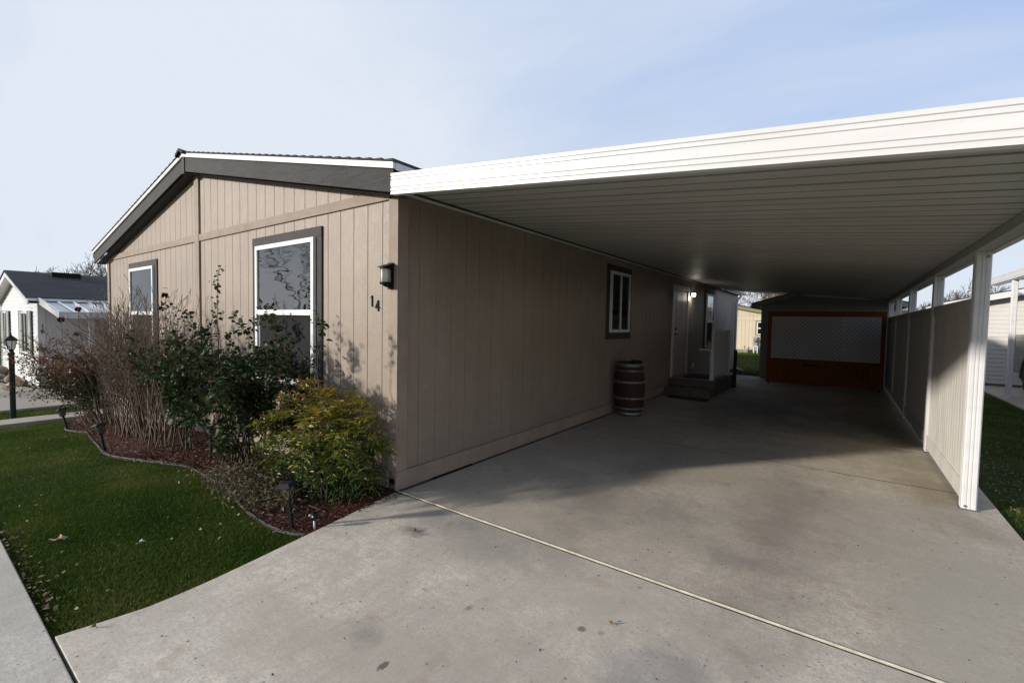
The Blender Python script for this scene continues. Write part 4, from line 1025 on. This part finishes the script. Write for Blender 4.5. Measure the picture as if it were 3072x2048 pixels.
# left shrub, green low and orange brown top
random.seed(24)
root = empty('mixed_leaf_shrub', (-7.1, -.5, h(-7.1)), 'arching shrub with brown top leaves and green lower leaves by the path', 'shrub')
out = []; tips = []
for k in range(70):
    x = -7.2 + random.gauss(0, .28); y = -.48 + random.gauss(0, .12); a = random.uniform(-.75, .6)
    grow((x, y, h(x) - .02), (a * .85 - .15, random.uniform(-.5, .1), 1), random.uniform(.65, 1.12), .008, 0, 3, out, tips, seg=6, wob=.09, nb=3, spread=.5, lenf=.45, rf=.6, grav=-.02)
out = [(p, r) for p, r in out if all(q.y < -.03 or q.x < -8.8 for q in p)]
tubes(out, 'twigs', m_bark, root, 3)
RMIN = .0018
tp = [t for t in tips if (t[0].y < -.05 or t[0].x < -8.8) and (t[2] >= 1 or t[3] > .4)]
n = 14000; idx = rng.integers(0, len(tp), n); P = np.array([list(tp[i][0]) for i in idx]) + rng.normal(size=(n, 3)) * .04
rr = np.clip((P[:, 2] - .05) / .75 + rng.normal(size=n) * .16, 0, 1)
kp = rng.random(n) < np.clip(1.25 - np.abs(P[:, 0] + 7.4) * .6, .10, 1) * np.where(P[:, 2] > .85, .35, 1); P = P[kp]; rr = rr[kp]; n = len(P)
leaves(P, rng.normal(size=(n, 3)), rng.uniform(.026, .048, n), .022, rr, 'foliage', leafmat('mixed_shrub_leaves', [(0, (.022, .05, .012)), (.45, (.03, .055, .014)), (.65, (.11, .06, .02)), (1, (.20, .085, .04))], .4, .2), root)
for (x, y, z, r) in ((-8.75, -.7, 1.42, .05), (-8.0, -.6, 1.62, .045), (-7.6, -.7, 1.18, .035)):
    g = 22; d = norm(rng.normal(size=(g, 3)) + np.array([0, 0, .5]))
    leaves(np.array([[x, y, z]]) + d * r * .2, d, r * 1.0, r * 1.1, rng.random(g), 'dried_bloom', m_petal, root, .5, -.2, .5, up=d[:, [1, 2, 0]])
    tubes([([V((x + .25, y + .05, z - .9)), V((x + .1, y, z - .45)), V((x, y, z))], [.006, .004, .003])], 'bloom_stem', m_rosest, root, 4)

# nandina
random.seed(25)
root = empty('nandina_shrub', (-.42, -.42, 0), 'bushy yellow green nandina shrub beside the driveway corner', 'shrub')
out = []; LP = []; LD = []; LR = []; LL = []
for k in range(340):
    # spray anchors through an ellipsoid crown
    while True:
        u = rng.uniform(-1, 1, 3)
        if .25 < np.linalg.norm(u) < 1: break
    c = np.array([-.52, -.40, .46]); rad = np.array([.60, .33, .45])
    p = c + u * rad
    if p[2] < .05: continue
    p[1] = min(p[1], -.09)
    if p[2] > .62 and p[0] < -.75: p[2] -= .15
    bp = np.array([-.40 + random.gauss(0, .12), -.40 + random.gauss(0, .06), -.02])
    midp = (bp + p) / 2 + np.array([-(p[0] - bp[0]) * .18, 0, .12])
    if k % 2 == 0: out.append(([V(bp), V(midp), V(p)], [.005, .0035, .002]))
    dr = norm((p - c) * np.array([1, 1, .7]) + np.array([0, -.12, .18]) + rng.normal(size=3) * .15)
    ln = random.uniform(.14, .24); sd = norm(np.cross(dr, [0, 0, 1])); spine = []
    for i in range(6):
        t = (i + 1) / 6; q = p + dr * ln * t + np.array([0, 0, -.09 * t * t]); spine.append(q)
        for s in (-1, 1):
            dd = norm(dr * .6 + sd * s * .85 + np.array([0, 0, random.uniform(-.5, .1)]))
            m_ = 2 if i in (1, 2, 3) else 1
            for j in range(m_ + 1):
                LP.append(q + dd * .028 * j); LD.append(norm(dd + sd * s * .15 + rng.normal(size=3) * .25) if j < m_ else dd)
                LL.append(random.uniform(.030, .054))
                top = (p[2] + .12 * u[2] - .25) / .62
                LR.append(np.clip(.30 + top * .55 + random.gauss(0, .14) + (.25 if i == 5 and random.random() < .2 else 0), 0, 1))
    out.append(([V(p)] + [V(q) for q in spine], [.0022] + [.0015] * 6))
tubes(out, 'stems', m_rosest, root, 3)
LP = np.array(LP); LP[:, 1] = np.minimum(LP[:, 1], -.05); LL = np.array(LL)
kp = LP[:, 2] > .02; LP = LP[kp]; LD = np.array(LD)[kp]; LL = LL[kp]; LR = np.array(LR)[kp]
leaves(LP, LD, LL, LL * .36, LR, 'foliage', leafmat('nandina_leaves', [(0, (.022, .055, .012)), (.30, (.04, .085, .013)), (.55, (.13, .17, .018)), (.85, (.42, .36, .035)), (1, (.42, .20, .05))], .38, .25, .45), root, .3, .3, .30)

# low dying perennial clump
root = empty('perennial_clump', (-1.0, -.8, 0), 'low clump of dry tan and green perennial leaves at the bed edge', 'plant')
n = 3400; P = np.stack([rng.normal(-1.02, .30, n), rng.normal(-.82, .10, n), np.abs(rng.normal(0, .055, n)) + .01], 1)
P[:, 2] *= np.clip(1.5 - np.abs(P[:, 0] + 1.05) * 1.2, .3, 1.5)
leaves(P, rng.normal(size=(n, 3)) * np.array([1, 1, .7]), rng.uniform(.018, .045, n), .016, rng.random(n), 'foliage', leafmat('perennial_leaves', [(0, (.05, .075, .03)), (.3, (.09, .12, .05)), (.5, (.16, .12, .07)), (.8, (.26, .20, .13)), (1, (.10, .05, .03))], .6, .2), root)
out = []
for k in range(240):
    x = random.gauss(-1.02, .28); y = random.gauss(-.82, .1)
    out.append(([V((x, y, 0)), V((x + random.gauss(0, .05), y + random.gauss(0, .04), random.uniform(.05, .12))), V((x + random.gauss(0, .1), y + random.gauss(0, .07), random.uniform(.03, .15)))], [.002, .0016, .001]))
tubes(out, 'stems', M('straw_stems', (.22, .17, .10), .8), root, 3)
# climbing bit on the wall (lone twig with leaves)
root = empty('rose_twig', (-4.5, -.1, 1.7), 'thin leafy rose twig in front of the wall between the two windows', 'twig')
tubes([([V((-4.25, -.35, 1.0)), V((-4.35, -.3, 1.4)), V((-4.52, -.25, 1.66)), V((-4.72, -.25, 1.74))], [.004, .003, .002, .0015])], 'cane', m_rosest, root, 4)
P = np.array([[-4.52, -.25, 1.66]]) + rng.normal(size=(9, 3)) * np.array([.09, .02, .03]); leaves(P, rng.normal(size=(9, 3)), .035, .02, rng.random(9), 'foliage', m_roseleaf, root)

# ------------------------------------------------------------------ mulch chips, leaf litter, grass
def scatter_chips(name, P, L, Wd, mat, label, cat):
    n = len(P); D = rng.normal(size=(n, 3)) * np.array([1, 1, .28])
    o = leaves(P, D, L, Wd, rng.random(n), name, mat, None, .25, .15, .42, up=rng.normal(size=(n, 3)) * .5 + np.array([0, 0, 1]))
    return tag(o, label, cat, kind='stuff')
n = 15000; X = rng.uniform(-8.2, .1, n); X = np.where(rng.random(n) < .5, rng.uniform(-3.6, .1, n), X)
ey = np.interp(X, EX, EY); Y = ey + (0 - ey) * rng.random(n) ** 1.3
Z = np.interp(X, HX, HZ) + rng.uniform(-.008, .012, n)
scatter_chips('mulch_chips', np.stack([X, Y, Z], 1), rng.uniform(.015, .05, n), rng.uniform(.005, .012, n), leafmat('bark_chips', [(0, (.045, .012, .008)), (.5, (.10, .03, .018)), (.85, (.16, .06, .035)), (1, (.24, .16, .1))], .8, 0), 'red bark mulch chips scattered in the planting bed', 'mulch')
m_litter = leafmat('tan_fallen_leaves', [(0, (.10, .05, .03)), (.35, (.20, .12, .07)), (.7, (.24, .17, .11)), (1, (.34, .28, .20))], .75, .15)
pts = []
for _ in range(170): pts.append((random.uniform(-6.5, .1), random.uniform(-2.2, -.9), .012, 1))
for _ in range(130): pts.append((random.uniform(-1.6, .22), -2.235 + abs(random.gauss(0, .05)), .005, 1))
for _ in range(520): x = random.uniform(-4, .1); pts.append((x, edge_y(x) + random.uniform(-.10, .55), .012, 0))
for _ in range(700): pts.append((4.40 + abs(random.gauss(0, .28)), random.gauss(5.0, 1.4), .0, 0))
for _ in range(160): pts.append((random.uniform(4.4, 6.0), random.uniform(1.6, 11), .0, 0))
for _ in range(260): pts.append((random.uniform(-8.6, -1), random.uniform(-.95, -.2), .01, 0))
for _ in range(900): x = random.uniform(-7.5, -.2); pts.append((x, random.uniform(edge_y(x), -.05), abs(random.gauss(.02, .03)), 0))
P = np.array([(x, y, h(x) - .01 + z) for x, y, z, g in pts]); 
inlawn = np.array([not (x > .0 and x < 4.35 and y > -2.23 and not (x < .05)) for x, y, z, g in pts]); P = P[inlawn]; n = len(P)
L = rng.uniform(.014, .034, n)
scatter_chips('leaf_litter', P, L, L * .6, m_litter, 'small dry tan leaves scattered over the lawn and bed', 'fallen leaves')

m_grass = leafmat('grass_blades', [(0, (.034, .062, .007)), (.45, (.058, .112, .011)), (.8, (.11, .155, .02)), (1, (.24, .20, .08))], .6, .35, .15)
def grass(name, X, Y, hgt, label, extra=1.0):
    n = len(X); Z = np.interp(X, HX, HZ) - .037
    az_ = rng.uniform(0, 2 * np.pi, n); lean = rng.normal(0, .45, (n, 2))
    H = hgt * rng.uniform(.55, 1.25, n); wd = .0017 * rng.uniform(.7, 1.3, n) * extra
    b0 = np.stack([X, Y, Z], 1); sx = np.stack([np.cos(az_) * wd, np.sin(az_) * wd, np.zeros(n)], 1)
    ml = np.stack([lean[:, 0] * .35 * H, lean[:, 1] * .35 * H, H * .6], 1); tl = np.stack([lean[:, 0] * H, lean[:, 1] * H, H * .95], 1)
    vv = np.stack([b0 - sx, b0 + sx, b0 + ml + sx * .8, b0 + ml - sx * .8, b0 + tl], 1).reshape(-1, 3)
    i0 = (np.arange(n) * 5)[:, None]
    q = i0 + np.array([[0, 1, 2, 3]]); t = i0 + np.array([[3, 2, 4]])
    pt = np.sin(X * 2.1 + 1.3 * np.sin(Y * 2.7)) * np.cos(Y * 3.3 + X) + .6 * np.sin(X * 5.3 + Y * 4.1) * np.sin(Y * 6.7 - X * 2.2)
    r = np.clip(rng.random(n) * .7 + .22 * pt + .14, 0, 1)
    o = build_np(name, vv, [q, t], m_grass, None, np.concatenate([r, r]))
    return tag(o, label, 'grass', kind='stuff')
# near lawn
n = 230000
X = np.where(rng.random(n) < .6, rng.uniform(-2.6, .27, n), rng.uniform(-8.7, -2.6, n)); Y = rng.uniform(-2.236, -.5, n)
dlx = np.interp(-Y, [-p[1] for p in DL], [p[0] for p in DL])
ok = (X < dlx - .004) & (Y < np.interp(X, EX, EY) + .012); X = X[ok]; Y = Y[ok]
grass('lawn_grass', X, Y, .029, 'short green lawn grass between the sidewalk and the mulch bed')
n = 26000; X = rng.uniform(-10.98, -9.53, n); Y = rng.uniform(-2.2, 1.5, n)
grass('strip_grass', X, Y, .04, 'sunlit grass strip with the lamp post between path and neighbour driveway', 1.6)
n = 42000; X = rng.uniform(4.33, 6.1, n); Y = rng.uniform(1.5, 12.5, n) ; kk = ~((X < 4.75) & (np.abs(Y - 5) < 1.6) & (rng.random(n) < .6)); X = X[kk]; Y = Y[kk]
grass('side_grass', X, Y, .035, 'shaded grass strip to the right of the fence', 1.5)
n = 30000; X = rng.uniform(-2.5, 1.5, n); Y = rng.uniform(13.8, 26.8, n); kk = X < 1.15; X = X[kk]; Y = Y[kk]
grass('rear_grass', X, Y, .05, 'bright green grass behind the carport in front of the cream house', 3.0)

# individual leaves and litter
def single_leaf(x, y, z, size, lobes, label, rot=0, mat=None):
    b = MB(); pts = []
    for i in range(lobes * 2):
        a = rot + math.pi * 2 * i / (lobes * 2); r = size * (1 if i % 2 == 0 else .42) * random.uniform(.85, 1.1)
        pts.append((x + r * math.cos(a), y + r * math.sin(a) * .8, z + .012 + .012 * math.cos(a * 2 + 1)))
    c = (x, y, z + .006); k = len(pts)
    b.add([c] + pts, [(0, 1 + i, 1 + (i + 1) % k) for i in range(k)])
    b.tube([c, (x - size * 1.2 * math.cos(rot + .3), y - size * 1.2 * math.sin(rot + .3), z + .006)], .0016, 4)
    tag(b.build('fallen_leaf', mat or m_leaf1), label, 'leaf')
m_leaf1 = M('dry_tan_leaf', (.36, .27, .18), .8, .2, 20)
single_leaf(-1.07, -2.0, .0, .06, 5, 'large pointed tan leaf lying on the lawn near the sidewalk corner', .4)
single_leaf(-.60, -1.68, .0, .026, 3, 'pale folded leaf in the middle of the lawn', 1.4, M('pale_leaf', (.5, .48, .42), .8, .1, 20))
single_leaf(2.28, -.52, .002, .016, 5, 'small curled leaf with a stem on the driveway near the dark spots', 2.7)
single_leaf(.72, -.43, .002, .018, 4, 'red brown leaf on the driveway close to the bed corner', 1.7, M('rust_leaf', (.22, .08, .035), .8, .2, 20))
single_leaf(.27, -2.1, .002, .018, 4, 'brown leaf at the driveway corner beside the sidewalk', .7, M('brown_leaf', (.16, .11, .07), .8, .2, 20))

n = 260; X = rng.uniform(.3, 4.2, n); Y = rng.uniform(-2.2, 4.5, n)
scatter_chips('driveway_grit', np.stack([X, Y, np.full(n, .005)], 1), rng.uniform(.005, .016, n), rng.uniform(.004, .010, n), leafmat('grit_bits', [(0, (.03, .028, .022)), (.7, (.09, .06, .035)), (1, (.25, .2, .14))], .85, 0), 'tiny dark grit and leaf crumbs on the driveway concrete', 'grit')
# rock bed pebbles
n = 2600; X = rng.uniform(-24, -14.9, n); Y = rng.uniform(-1.0, -.2, n)
scatter_chips('bed_gravel', np.stack([X, Y, np.interp(X, HX, HZ) - .01 + rng.uniform(0, .03, n)], 1), rng.uniform(.04, .12, n), rng.uniform(.03, .07, n), leafmat('gravel_chips', [(0, (.07, .06, .05)), (.5, (.20, .16, .13)), (1, (.42, .38, .34))], .85, 0), 'gravel and dry leaves in the bed before the white house', 'gravel')
n = 900; X = rng.uniform(.05, 1.25, n); Y = rng.uniform(13.0, 13.85, n)
scatter_chips('dark_gravel', np.stack([X, Y, rng.uniform(-.01, .02, n)], 1), rng.uniform(.02, .05, n), rng.uniform(.02, .04, n), leafmat('dark_gravel_chips', [(0, (.05, .05, .05)), (1, (.2, .2, .2))], .85, 0), 'dark gravel strip at the back edge of the carport slab', 'gravel')

# ------------------------------------------------------------------ right hand neighbour
rs = empty('lap_sided_outbuilding', (7.5, 15.6, 0), 'beige lap sided gabled outbuilding behind the neighbour carport', 'outbuilding')
lap_shed(rs, 5.75, 10.6, 15.5, 19, 2.26, 8.15, 2.80, (m_offw, m_white), fas=.16, over=.25, z0=.06, pitch=.118)
b = MB(); b.box(5.78, 10.57, 15.54, 18.9, -.03, .06); b.build('foundation', m_found, rs)
ncp = empty('neighbour_carport', (6.26, 12.4, 0), 'white metal carport over the parked pickup truck', 'carport')
b = MB(); b.sweep([(p[0], 0, p[1] * 1.05) for p in fp], (6.19, 4.0, 2.70), (6.19, 14.3, 2.70)); b.build('side_fascia', m_alu, ncp)
b = MB(); y = 4.0; prof = []
while y < 13.9: prof += [(y, 0), (y + .012, .05), (y + .06, .05), (y + .072, 0)]; y += .34
for (ya, oa), (yb, ob) in zip(prof[:-1], prof[1:]):
    b.add([(6.2, ya, 2.76 + oa), (10.2, ya, 3.05 + oa), (10.2, yb, 3.05 + ob), (6.2, yb, 2.76 + ob)], [(0, 1, 2, 3)])
b.build('roof_panel', m_pan, ncp)
b = MB(); b.box(6.22, 6.34, 4.1, 14.2, 2.68, 2.755); b.build('side_beam', m_alu, ncp)
for y in (4.3, 8.3, 12.4):
    b = MB(); b.sweep([(p[0] * .95, p[1] * .95, 0) for p in pp], (6.27, y, .0), (6.27, y, 2.68)); b.build('post', m_alu, ncp)
# pickup truck, bed end toward the outbuilding
tk = empty('pickup_truck', (7.75, 11.6, 0), 'grey pickup truck parked under the neighbour carport at the right edge', 'pickup truck')
m_paint = M('grey_metallic_paint', (.22, .21, .205), .25, .06, 3, spec=.6, metal=.5)
m_tyre = M('tyre_rubber', (.018, .018, .02), .8, .2, 20, .3, 60)
m_rim = M('alloy_rim', (.5, .5, .52), .3, .1, 6, metal=.8)
TW0, TW1 = 6.72, 8.72
def arc(cy, r, a0=0, a1=math.pi, n=12, cz=.42): return [(cy + r * math.cos(t), cz + r * math.sin(t)) for t in np.linspace(a0, a1, n)]
yr, yf = 13.10, 9.45
side = [(14.35, .55), (14.42, .62), (14.42, 1.44), (12.45, 1.46), (12.40, 1.48), (9.9, 1.48), (9.7, 1.30), (8.65, 1.20), (8.5, 1.05), (8.48, .5)]
side += [(yf - .50, .44)] + arc(yf, .50, math.pi, 0) + [(yf + .5, .44), (yr - .5, .44)] + arc(yr, .50, math.pi, 0) + [(yr + .50, .50)]
b = MB(); b.prism([(TW0, y, z) for y, z in side], (TW1 - TW0, 0, 0)); b.build('body', m_paint, tk, bevel=.03)
b = MB(); b.prism([(TW0 + .12, y, z) for y, z in [(12.38, 1.47), (12.25, 1.95), (10.7, 1.97), (9.75, 1.47)]], (TW1 - TW0 - .24, 0, 0)); b.build('cab', m_paint, tk, bevel=.04)
b = MB(); b.prism([(TW0 + .105, y, z) for y, z in [(12.28, 1.53), (12.16, 1.88), (11.35, 1.88), (11.35, 1.53)]], (.02, 0, 0)); b.prism([(TW0 + .105, y, z) for y, z in [(11.28, 1.53), (11.28, 1.88), (10.75, 1.88), (10.1, 1.53)]], (.02, 0, 0)); b.build('side_window', m_black, tk)
for cy in (yr, yf):
    for sx, x in ((-1, TW0 - .01), (1, TW1 - .26)):
        b = MB(); b.lathe((x, cy, .412), [(.24, .0), (.36, -.005), (.405, .02), (.41, .06), (.41, .22), (.395, .26), (.24, .27)], 32, 'x'); wh = b.build('wheel', m_tyre, tk)
        b = MB(); xo = x + (.035 if sx < 0 else .23)
        b.lathe((xo, cy, .412), [(.245, -.02), (.225, .0), (.21, .03), (.0, .035)], 28, 'x')
        for k in range(6):
            a = math.pi / 3 * k; c_, s_ = math.cos(a), math.sin(a)
            b.prism([(xo - .012, cy + c_ * .04 - s_ * .035, .412 + s_ * .04 + c_ * .035), (xo - .012, cy + c_ * .225 - s_ * .028, .412 + s_ * .225 + c_ * .028), (xo - .012, cy + c_ * .225 + s_ * .028, .412 + s_ * .225 - c_ * .028), (xo - .012, cy + c_ * .04 + s_ * .035, .412 + s_ * .04 - c_ * .035)], (.03, 0, 0))
        b.lathe((xo - .02, cy, .412), [(0, 0), (.055, 0), (.06, .03)], 16, 'x')
        b.build('rim', m_rim, wh)
b = MB()
for cy in (yr, yf):
    pa = arc(cy, .50, math.radians(-5), math.radians(185), 16); pb = arc(cy, .57, math.radians(185), math.radians(-5), 16)
    b.prism([(TW0 - .035, y, z) for y, z in pa + pb], (.05, 0, 0))
b.build('wheel_flare', M('dark_flare', (.10, .095, .09), .4), tk, bevel=.01)
b = MB(); b.tube([(TW0 - .01, 14.30, .52), (TW0 + .05, 14.56, .52), (TW1 - .05, 14.56, .52), (TW1 + .01, 14.30, .52)], .055, 8); b.build('bumper', m_rim, tk)
b = MB(); b.box(TW0 - .006, TW0 + .04, 14.26, 14.425, 1.05, 1.38); b.build('tail_light', M('dark_red_lens', (.10, .012, .012), .2), tk, bevel=.01)
b = MB(); b.box(TW0 + .1, TW1 - .1, 8.6, 14.1, .30, .56); b.build('chassis', m_black, tk)

# ------------------------------------------------------------------ trees
m_treebark = M('bare_tree_bark', (.13, .105, .095), .85, .3, 6)
m_treebark2 = M('red_brown_bark', (.16, .10, .085), .85, .3, 6)
def tree(x, y, H, spread, label, bark, seed, gens=5, leafm=None, leafn=0, r=.16, z=None, crown=1.0, tw=.012):
    random.seed(seed); z = h(x) - .05 if z is None else z
    root = empty('bare_tree' if leafm is None else 'autumn_tree', (x, y, z), label, 'tree')
    out = []; tips = []
    grow((x, y, z), (random.gauss(0, .05), random.gauss(0, .05), 1), H * .30, r, 0, 0, out, tips, seg=4, wob=.04)
    tubes([(out[0][0], out[0][1])], 'trunk', bark, root, 8)
    top = out[0][0][-1]; out = []; tips = []
    for k in range(5):
        a = 2 * math.pi * k / 5 + random.uniform(-.4, .4)
        grow(top, (math.cos(a) * spread, math.sin(a) * spread, random.uniform(.7, 1.2)), H * .30 * crown, r * .5, 1, gens, out, tips, seg=4, wob=.10, nb=4, spread=.62, lenf=.66, rf=.58, upb=.03)
    out = [(p, [max(q, tw) for q in rs_]) for p, rs_ in out]
    tubes(out, 'crown', bark, root, 3)
    if leafm:
        tp = [t for t in tips if t[2] >= gens - 1]; idx = rng.integers(0, len(tp), leafn)
        P = np.array([list(tp[i][0]) for i in idx]) + rng.normal(size=(leafn, 3)) * .12
        leaves(P, rng.normal(size=(leafn, 3)), .10, .07, rng.random(leafn), 'leaves', leafm, root)
    return root
tree(-44, 5.0, 7.0, .9, 'left bare tree rising behind the black shingle roof', m_treebark, 3)
tree(-47, 9.2, 7.4, .9, 'right bare tree behind the black shingle roof next to the gutter', m_treebark, 4)
tree(-62, 4.6, 6.2, .8, 'small faint bare tree behind the ridge of the white house', m_treebark, 5, gens=4)
m_orange = leafmat('orange_leaves', [(0, (.20, .10, .03)), (.5, (.34, .19, .05)), (1, (.45, .28, .09))], .7, .3)
tree(-1.9, 46, 6.6, .8, 'orange leaved tree behind the cream house roof', m_treebark2, 6, leafm=m_orange, leafn=5000)
tree(-4.4, 42, 4.6, .9, 'bare reddish tree left of the orange tree behind the cream house', m_treebark2, 8)
tree(7.4, 43, 4.3, .8, 'bare tree seen over the fence between the third and fourth carport posts', m_treebark, 9)
tree(9.6, 43, 5.0, .9, 'bare tree over the fence left of the neighbour gable', m_treebark, 10)
tree(6.6, 52, 3.8, .9, 'bare reddish tree low over the far end of the fence', m_treebark2, 11)
tree(12.0, 50, 5.6, .9, 'bare tree above the white gable between the first two carport posts', m_treebark, 12)
tree(-22.5, -11.6, 10.5, .50, 'big bare street tree mirrored in the large front window', m_treebark, 13, r=.085, gens=5, tw=.007)
# hills
b = MB(); pts = []
nx = 60
for i in range(nx + 1):
    x = -900 + i * 40; z = 20 + 9 * math.sin(i * .37) + 6 * math.sin(i * .91 + 1)
    pts.append((x, z))
vs = []
for (x, z) in pts: vs += [(x, 760, -5), (x, 860 + 20 * math.sin(x * .01), z), (x, 1000, -5)]
b.add(vs, [(i * 3 + k, (i + 1) * 3 + k, (i + 1) * 3 + k + 1, i * 3 + k + 1) for i in range(nx) for k in range(2)], True)
tag(b.build('hills', M('scrub_hills', (.17, .15, .17), .95, .3, .02)), 'low hazy brown hills on the horizon', 'hills', kind='structure')

# ------------------------------------------------------------------ camera
R = [[0.8085230392274786, 0.04025840859223959, -0.587085816193835], [0.5881867315664957, -0.02463609346875375, 0.8083498201321764], [0.018079376302413633, -0.9988855407083532, -0.04359831093398695]]
cd = bpy.data.cameras.new('camera'); co = bpy.data.objects.new('camera', cd); COL.objects.link(co)
cd.sensor_width = 36; cd.lens = 16.071; cd.clip_start = .05; cd.clip_end = 3000
mt = Matrix.Identity(4)
for i in range(3):
    mt[i][0] = R[i][0]; mt[i][1] = -R[i][1]; mt[i][2] = -R[i][2]
mt[0][3], mt[1][3], mt[2][3] = 3.1912, -2.6738, 1.54
co.matrix_world = mt; S.camera = co

# ------------------------------------------------------------------ light
SUN = V((-1, -1.27, .453)).normalized()
el = math.asin(SUN.z); azm = math.atan2(SUN.x, SUN.y)
ld = bpy.data.lights.new('sun', 'SUN'); ld.energy = 4.3; ld.angle = math.radians(3.0); ld.color = (1, .93, .84)
lo = bpy.data.objects.new('sun', ld); COL.objects.link(lo); lo.rotation_euler = (-SUN).to_track_quat('-Z', 'Y').to_euler(); lo.location = (-20, -25, 12)
pl_ = bpy.data.lights.new('porch_bulb', 'POINT'); pl_.energy = 2.2; pl_.color = (1, .9, .75); pl_.shadow_soft_size = .05
po = bpy.data.objects.new('porch_bulb', pl_); COL.objects.link(po); po.location = (.085, 9.36, 2.20)
wd = bpy.data.worlds.new('World'); S.world = wd; wd.use_nodes = True
nt = wd.node_tree; nt.nodes.clear()
out = nt.nodes.new('ShaderNodeOutputWorld'); bg = nt.nodes.new('ShaderNodeBackground'); sk = nt.nodes.new('ShaderNodeTexSky')
sk.sky_type = 'NISHITA'; sk.sun_disc = False; sk.sun_elevation = el; sk.sun_rotation = azm % (2 * math.pi)
sk.air_density = 1.0; sk.dust_density = .3; sk.ozone_density = 1.5; sk.altitude = 800
bg.inputs[1].default_value = .12
tc = nt.nodes.new('ShaderNodeTexCoord'); sp_ = nt.nodes.new('ShaderNodeSeparateXYZ'); nt.links.new(tc.outputs['Generated'], sp_.inputs[0])
def math_(op, a, b_=None):
    m_ = nt.nodes.new('ShaderNodeMath'); m_.operation = op
    for i, v_ in enumerate((a, b_)):
        if v_ is None: continue
        if isinstance(v_, (int, float)): m_.inputs[i].default_value = v_
        else: nt.links.new(v_, m_.inputs[i])
    return m_.outputs[0]
zc = math_('MAXIMUM', sp_.outputs[2], 0); den = math_('ADD', zc, .22)
cx = math_('DIVIDE', sp_.outputs[0], den); cy = math_('DIVIDE', sp_.outputs[1], den)
cb = nt.nodes.new('ShaderNodeCombineXYZ'); nt.links.new(cx, cb.inputs[0]); nt.links.new(cy, cb.inputs[1])
mp = nt.nodes.new('ShaderNodeMapping'); nt.links.new(cb.outputs[0], mp.inputs[0]); mp.inputs['Rotation'].default_value = (0, 0, .5); mp.inputs['Scale'].default_value = (.55, 1.5, 1)
f1 = noise(nt, mp.outputs[0], .9, 6, .55, .6)
# thin veil of cloud in the northern half of the sky, thicker to the west; unseen cloud behind the camera added as fill
dt = nt.nodes.new('ShaderNodeVectorMath'); dt.operation = 'DOT_PRODUCT'; nt.links.new(tc.outputs['Generated'], dt.inputs[0]); dt.inputs[1].default_value = (-.52, .84, -.15)
north = maprange(nt, dt.outputs['Value'], -.6, .38, .5, 1)
west = maprange(nt, sp_.outputs[0], -.95, .25, .62, 0)
low = maprange(nt, sp_.outputs[2], .05, .5, .34, 0)
band = maprange(nt, sp_.outputs[2], .10, .42, .85, 0)
tot = math_('ADD', math_('ADD', maprange(nt, f1, .34, .68, .0, .56), west), low)
fac = math_('MAXIMUM', math_('MULTIPLY', maprange(nt, tot, 0, 1, 0, .97), north), band)
CLOUD = mixc(nt, maprange(nt, dt.outputs['Value'], -.35, .25, 1, 0), (6.4, 6.9, 7.6), (7.1, 6.6, 5.9))  # out-of-view half of the cloud tinted warm to warm the carport shade
blue = mixc(nt, math_('MULTIPLY', north, .72), sk.outputs[0], (3.8, 5.25, 8.3))
c = mixc(nt, fac, blue, CLOUD)
nt.links.new(c, bg.inputs[0]); nt.links.new(bg.outputs[0], out.inputs[0])

S.view_settings.view_transform = 'Standard'; S.view_settings.look = 'None'; S.view_settings.exposure = 0.0; S.view_settings.gamma = 1
S.cycles.max_bounces = 6; S.cycles.diffuse_bounces = 1; S.cycles.glossy_bounces = 3; S.cycles.transparent_max_bounces = 8
